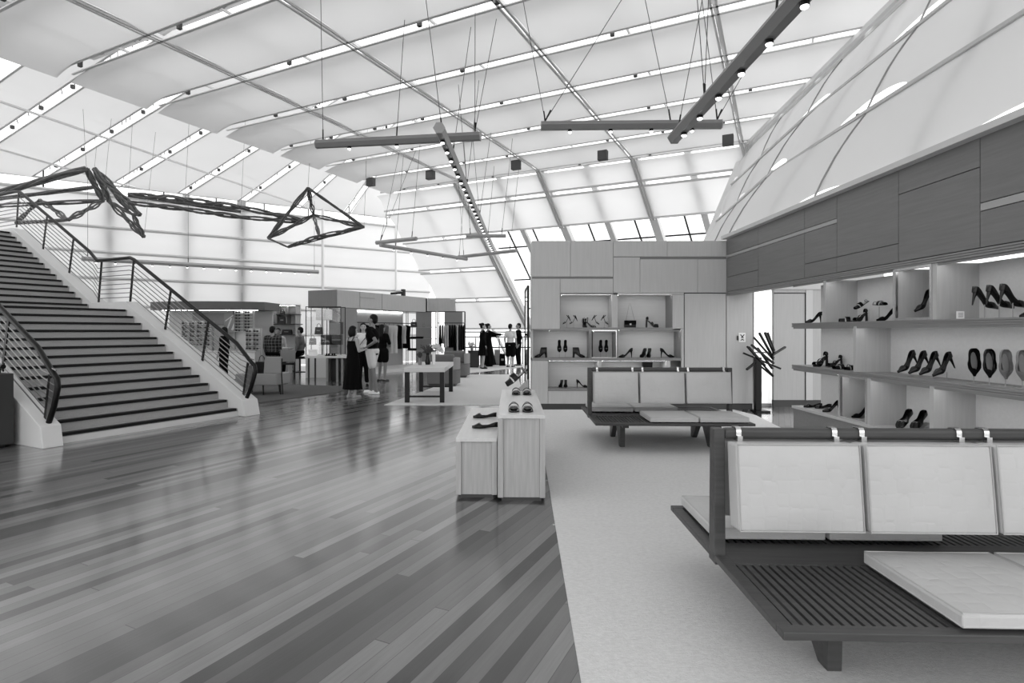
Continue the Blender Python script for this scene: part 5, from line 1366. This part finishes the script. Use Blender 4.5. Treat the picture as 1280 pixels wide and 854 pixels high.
    # clothes
    for c in cloth:
        kind, m_ = c[0], c[1]; b = MB()
        if kind == 'top':       # sleeve fraction
            torso(b, .016*s)
            f = c[2]
            for sd in (-1, 1):
                sh_, el, wr_ = A_[sd]
                if f <= 0: continue
                if f <= 1: b.cap(sh_, .060*s, sh_.lerp(el, f), .056*s)
                else: b.cap(sh_, .060*s, el, .050*s); b.cap(el, .050*s, el.lerp(wr_, f-1), .038*s)
            b = remeshed(b, vox); cutz = c[3]*s if len(c) > 3 else .86*s
            bmesh.ops.delete(b.bm, geom=[v for v in b.bm.verts if (LN.inverted() @ TR_.inverted() @ v.co).z < cutz and abs(v.co.x) < .2*s and abs(v.co.y) < .2*s], context='VERTS')
            b.build('shirt', m_, t, smooth=80)
        elif kind == 'legs':    # fraction of leg: 1 knee, 2 ankle
            f = c[2]; g = c[3] if len(c) > 3 else .02
            b.ell(U(0,0,.93), (.165*s*W+.022*s,.115*s*W+.022*s,.12*s))
            for sd in (-1, 1):
                hp, kn, an = L_[sd]
                if f <= 1: b.cap(hp, (.088+g)*s, hp.lerp(kn, f), (.062+g*1.4)*s)
                else: b.cap(hp, (.086+g)*s, kn, (.06+g)*s); b.cap(kn, (.06+g)*s, kn.lerp(an, f-1), (.042+g)*s)
            remeshed(b, vox).build('trousers' if f > 1.2 else 'shorts', m_, t, smooth=80)
        elif kind == 'dress':   # hem height, hem radius
            hem, hr_ = c[2], c[3]; n = 40; prof = [(.150,.105,1.37),(.172,.125,1.24),(.155,.118,1.08),(.185,.14,.92)]
            k = 6
            for i in range(1, k+1): q = i/k; z = .92+(hem-.92)*q; prof.append((.185+(hr_-.185)*q, .14+(hr_*.85-.14)*q, z))
            rings = []
            for i, (rx, ry, z) in enumerate(prof):
                fo = .10*max(0, i-3)/k
                rings.append([b.bm.verts.new(U(rx*(1+fo*math.sin(9*2*PI*j/n))*math.cos(2*PI*j/n), ry*(1+fo*math.sin(9*2*PI*j/n))*math.sin(2*PI*j/n), z)) for j in range(n)])
            for R1, R2 in zip(rings, rings[1:]):
                for j in range(n): b.bm.faces.new((R1[j], R1[(j+1)%n], R2[(j+1)%n], R2[j]))
            b.bm.faces.new(rings[0]); o = b.build('dress', m_, t, smooth=80)
            for sd in (-1, 1):
                b = MB(); b.tube([U(.085*sd,-.10,1.33), U(.10*sd,-.05,1.46), U(.10*sd,.05,1.455), U(.07*sd,.105,1.33)], .013*s, 6, flat=.5); b.build('strap', m_, o)
        elif kind == 'sleeves':
            for sd in (-1, 1):
                sh_, el, wr_ = A_[sd]; b.cap(sh_, .065*s, el, .058*s); b.cap(el, .058*s, el.lerp(wr_, .85), .055*s)
            remeshed(b, vox).build('sleeves', m_, t, smooth=80)
        elif kind == 'strapbag':
            b.tube([U(.13,-.10,1.40), U(.0,-.15,1.25), U(-.17,-.13,1.02)], .014*s, 6, flat=.5); b.tube([U(.13,-.10,1.40), U(.13,.06,1.45), U(.0,.14,1.25), U(-.17,.11,1.02)], .014*s, 6, flat=.5)
            bo = b.build('bag_strap', m_, t); b = MB(); p = U(-.22,0,.93); b.box(p.x-.05,p.x+.04,p.y-.13,p.y+.13,p.z-.10,p.z+.09); b.build('bag', m_, bo, bevel=.02)
    for sd in (-1, 1):
        an = L_[sd][2]; b = MB()
        f0 = V(an.x, an.y+.035*s, .032*s if not dz else an.z-.05*s); f1 = V(an.x*1.08, an.y-.15*s, .026*s if not dz else an.z-.057*s)
        b.cap(f0, .038*s, f1, .030*s); b.box(min(f0.x,f1.x)-.036*s, max(f0.x,f1.x)+.036*s, f1.y-.02*s, f0.y+.03*s, an.z-.085*s, an.z-.06*s)
        b = remeshed(b, vox*.8); b.build('shoe', shoes, t, smooth=80)
    return t
def fl_at(px, py): return tuple(atz(px, py, 0))
def px_at(px, Y, z=0): return ((px-CX)*Y/F, Y, z)
# woman in the long black dress, back three-quarters, looking left, hands raised to a phone
person('woman in a long black strappy dress, holding a phone in front of her', px_at(441,12.0), PI-.9+.2, 1.52, [('dress','blackcloth',.20,.25)], hair='bob', head=(-.3,.1),
       arms={-1:((-.22,-.02,1.13),(-.12,-.24,1.15)), 1:((.22,-.02,1.13),(.10,-.24,1.17))}, vox=.010, shoes='skin')
person('man in a black t-shirt and pale shorts, hand on hip, looking left', px_at(465.5,12.75), -PI/2-.25, 1.79, [('top','blackcloth',.62,.84),('legs','whitecloth',.66,.022)], hair='short', head=(.0,-.10),
       arms={1:((.27,.22,1.15),(.20,-.03,1.02)), -1:((-.25,.0,1.13),(-.18,-.16,.95))}, legs={-1:((-.12,-.10,.49),(-.13,-.10,.085)), 1:((.12,.08,.48),(.13,.16,.085))}, vox=.010, shoes='white', build_=1.05, skin='skindark')
person('person in a white top with a dark shoulder strap, between the woman and the man', px_at(454,14.6), .25, 1.62, [('top','whitecloth',.6,.9),('legs','blackcloth',1.85,.03),('strapbag','black')], hair='long', vox=.012)
person('woman in a black top and black shorts with bare legs, behind the man', px_at(478,15.9), PI-.5, 1.60, [('top','blackcloth',.9,.84),('legs','blackcloth',.55,.04)], hair='long',
       arms={-1:((-.25,-.04,1.13),(-.10,-.24,1.08)), 1:((.25,-.04,1.13),(.08,-.24,1.10))}, vox=.012, skin='skindark')
# far group
person('woman in a knee-length black dress far back, facing the robed woman', px_at(603.5,21.0,.0125), PI/2+.2, 1.70, [('dress','blackcloth',.50,.20),('sleeves','blackcloth')], hair='bun', vox=.012)
person('woman in a long black robe far back, one arm raised to the right', px_at(610.5,22.4,.0125), PI-1.3, 1.70, [('dress','blackcloth',.06,.34),('sleeves','blackcloth')], hair='bun',
       arms={-1:((-.30,-.20,1.30),(-.32,-.45,1.28)), 1:((.28,-.15,1.25),(.18,-.38,1.22))}, vox=.012)
person('man in a white t-shirt and black shorts far back, seen from behind', px_at(638,22.0,.0125), PI-.4, 1.68, [('top','whitecloth',.8,.86),('legs','blackcloth',.95,.035)], hair='short', vox=.012)
person('man dressed all in black far back, facing the man in shorts', px_at(648,22.9), -PI/2+.3, 1.73, [('top','blackcloth',1.9,.80),('legs','blackcloth',1.95,.02)], hair='short', vox=.012)
# shoppers by the bags
def seat_thing(nm, label, loc, h):
    t = thing(nm, label, 'stool', loc, 0, 'stools')
    b = MB(); b.lathe([(.20,h-.07),(.22,h-.05),(.22,h-.02),(.19,h)], 18); b.build('seat', 'darkcloth', t, smooth=50)
    b = MB(); b.tube([V(0,0,.02), V(0,0,h-.07)], .03, 10); b.build('stem', 'darksteel', t); b = MB(); b.lathe([(.20,0),(.20,.015),(.05,.03)], 18); b.build('base', 'darksteel', t)
SITL = {-1:((-.12,-.40,.50),(-.12,-.36,.085)), 1:((.12,-.40,.50),(.12,-.36,.085))}
def sit(label, px, Y, rz, H, cloth, **k):
    p = px_at(px, Y); s = H/1.72; h = .50*s
    seat_thing('stool', 'stool under the '+k.pop('who'), p, h)
    person(label, p, rz, H, cloth, legs=SITL, dz=h+.125*s-.90*s, vox=.012, **k)
sit('person in a dark plaid shirt seated with their back to the camera', 341, 17.7, PI-.15, 1.86, [('top','plaid',1.7,.86),('legs','blackcloth',1.9,.02)], hair='short', who='person in the plaid shirt', build_=1.25)
sit('dark-haired person in a pale shirt seated facing the plaid shirt', 347.5, 19.7, .2, 1.80, [('top','whitecloth',1.6,.86),('legs','darkcloth',1.9,.02)], hair='short', who='person facing the plaid shirt')
sit('person in a grey shirt and black trousers seated facing left by the counter', 375, 19.4, -PI/2-.1, 1.84, [('top','greycloth',1.6,.86),('legs','blackcloth',1.9,.02)], hair='short', who='person in the grey shirt')
person('dark-haired woman in black by the eyewear, behind the stair railing', px_at(280,15.3), -PI/2, 1.52, [('top','blackcloth',1.7,.8),('legs','blackcloth',1.9,.02)], hair='long', vox=.012)
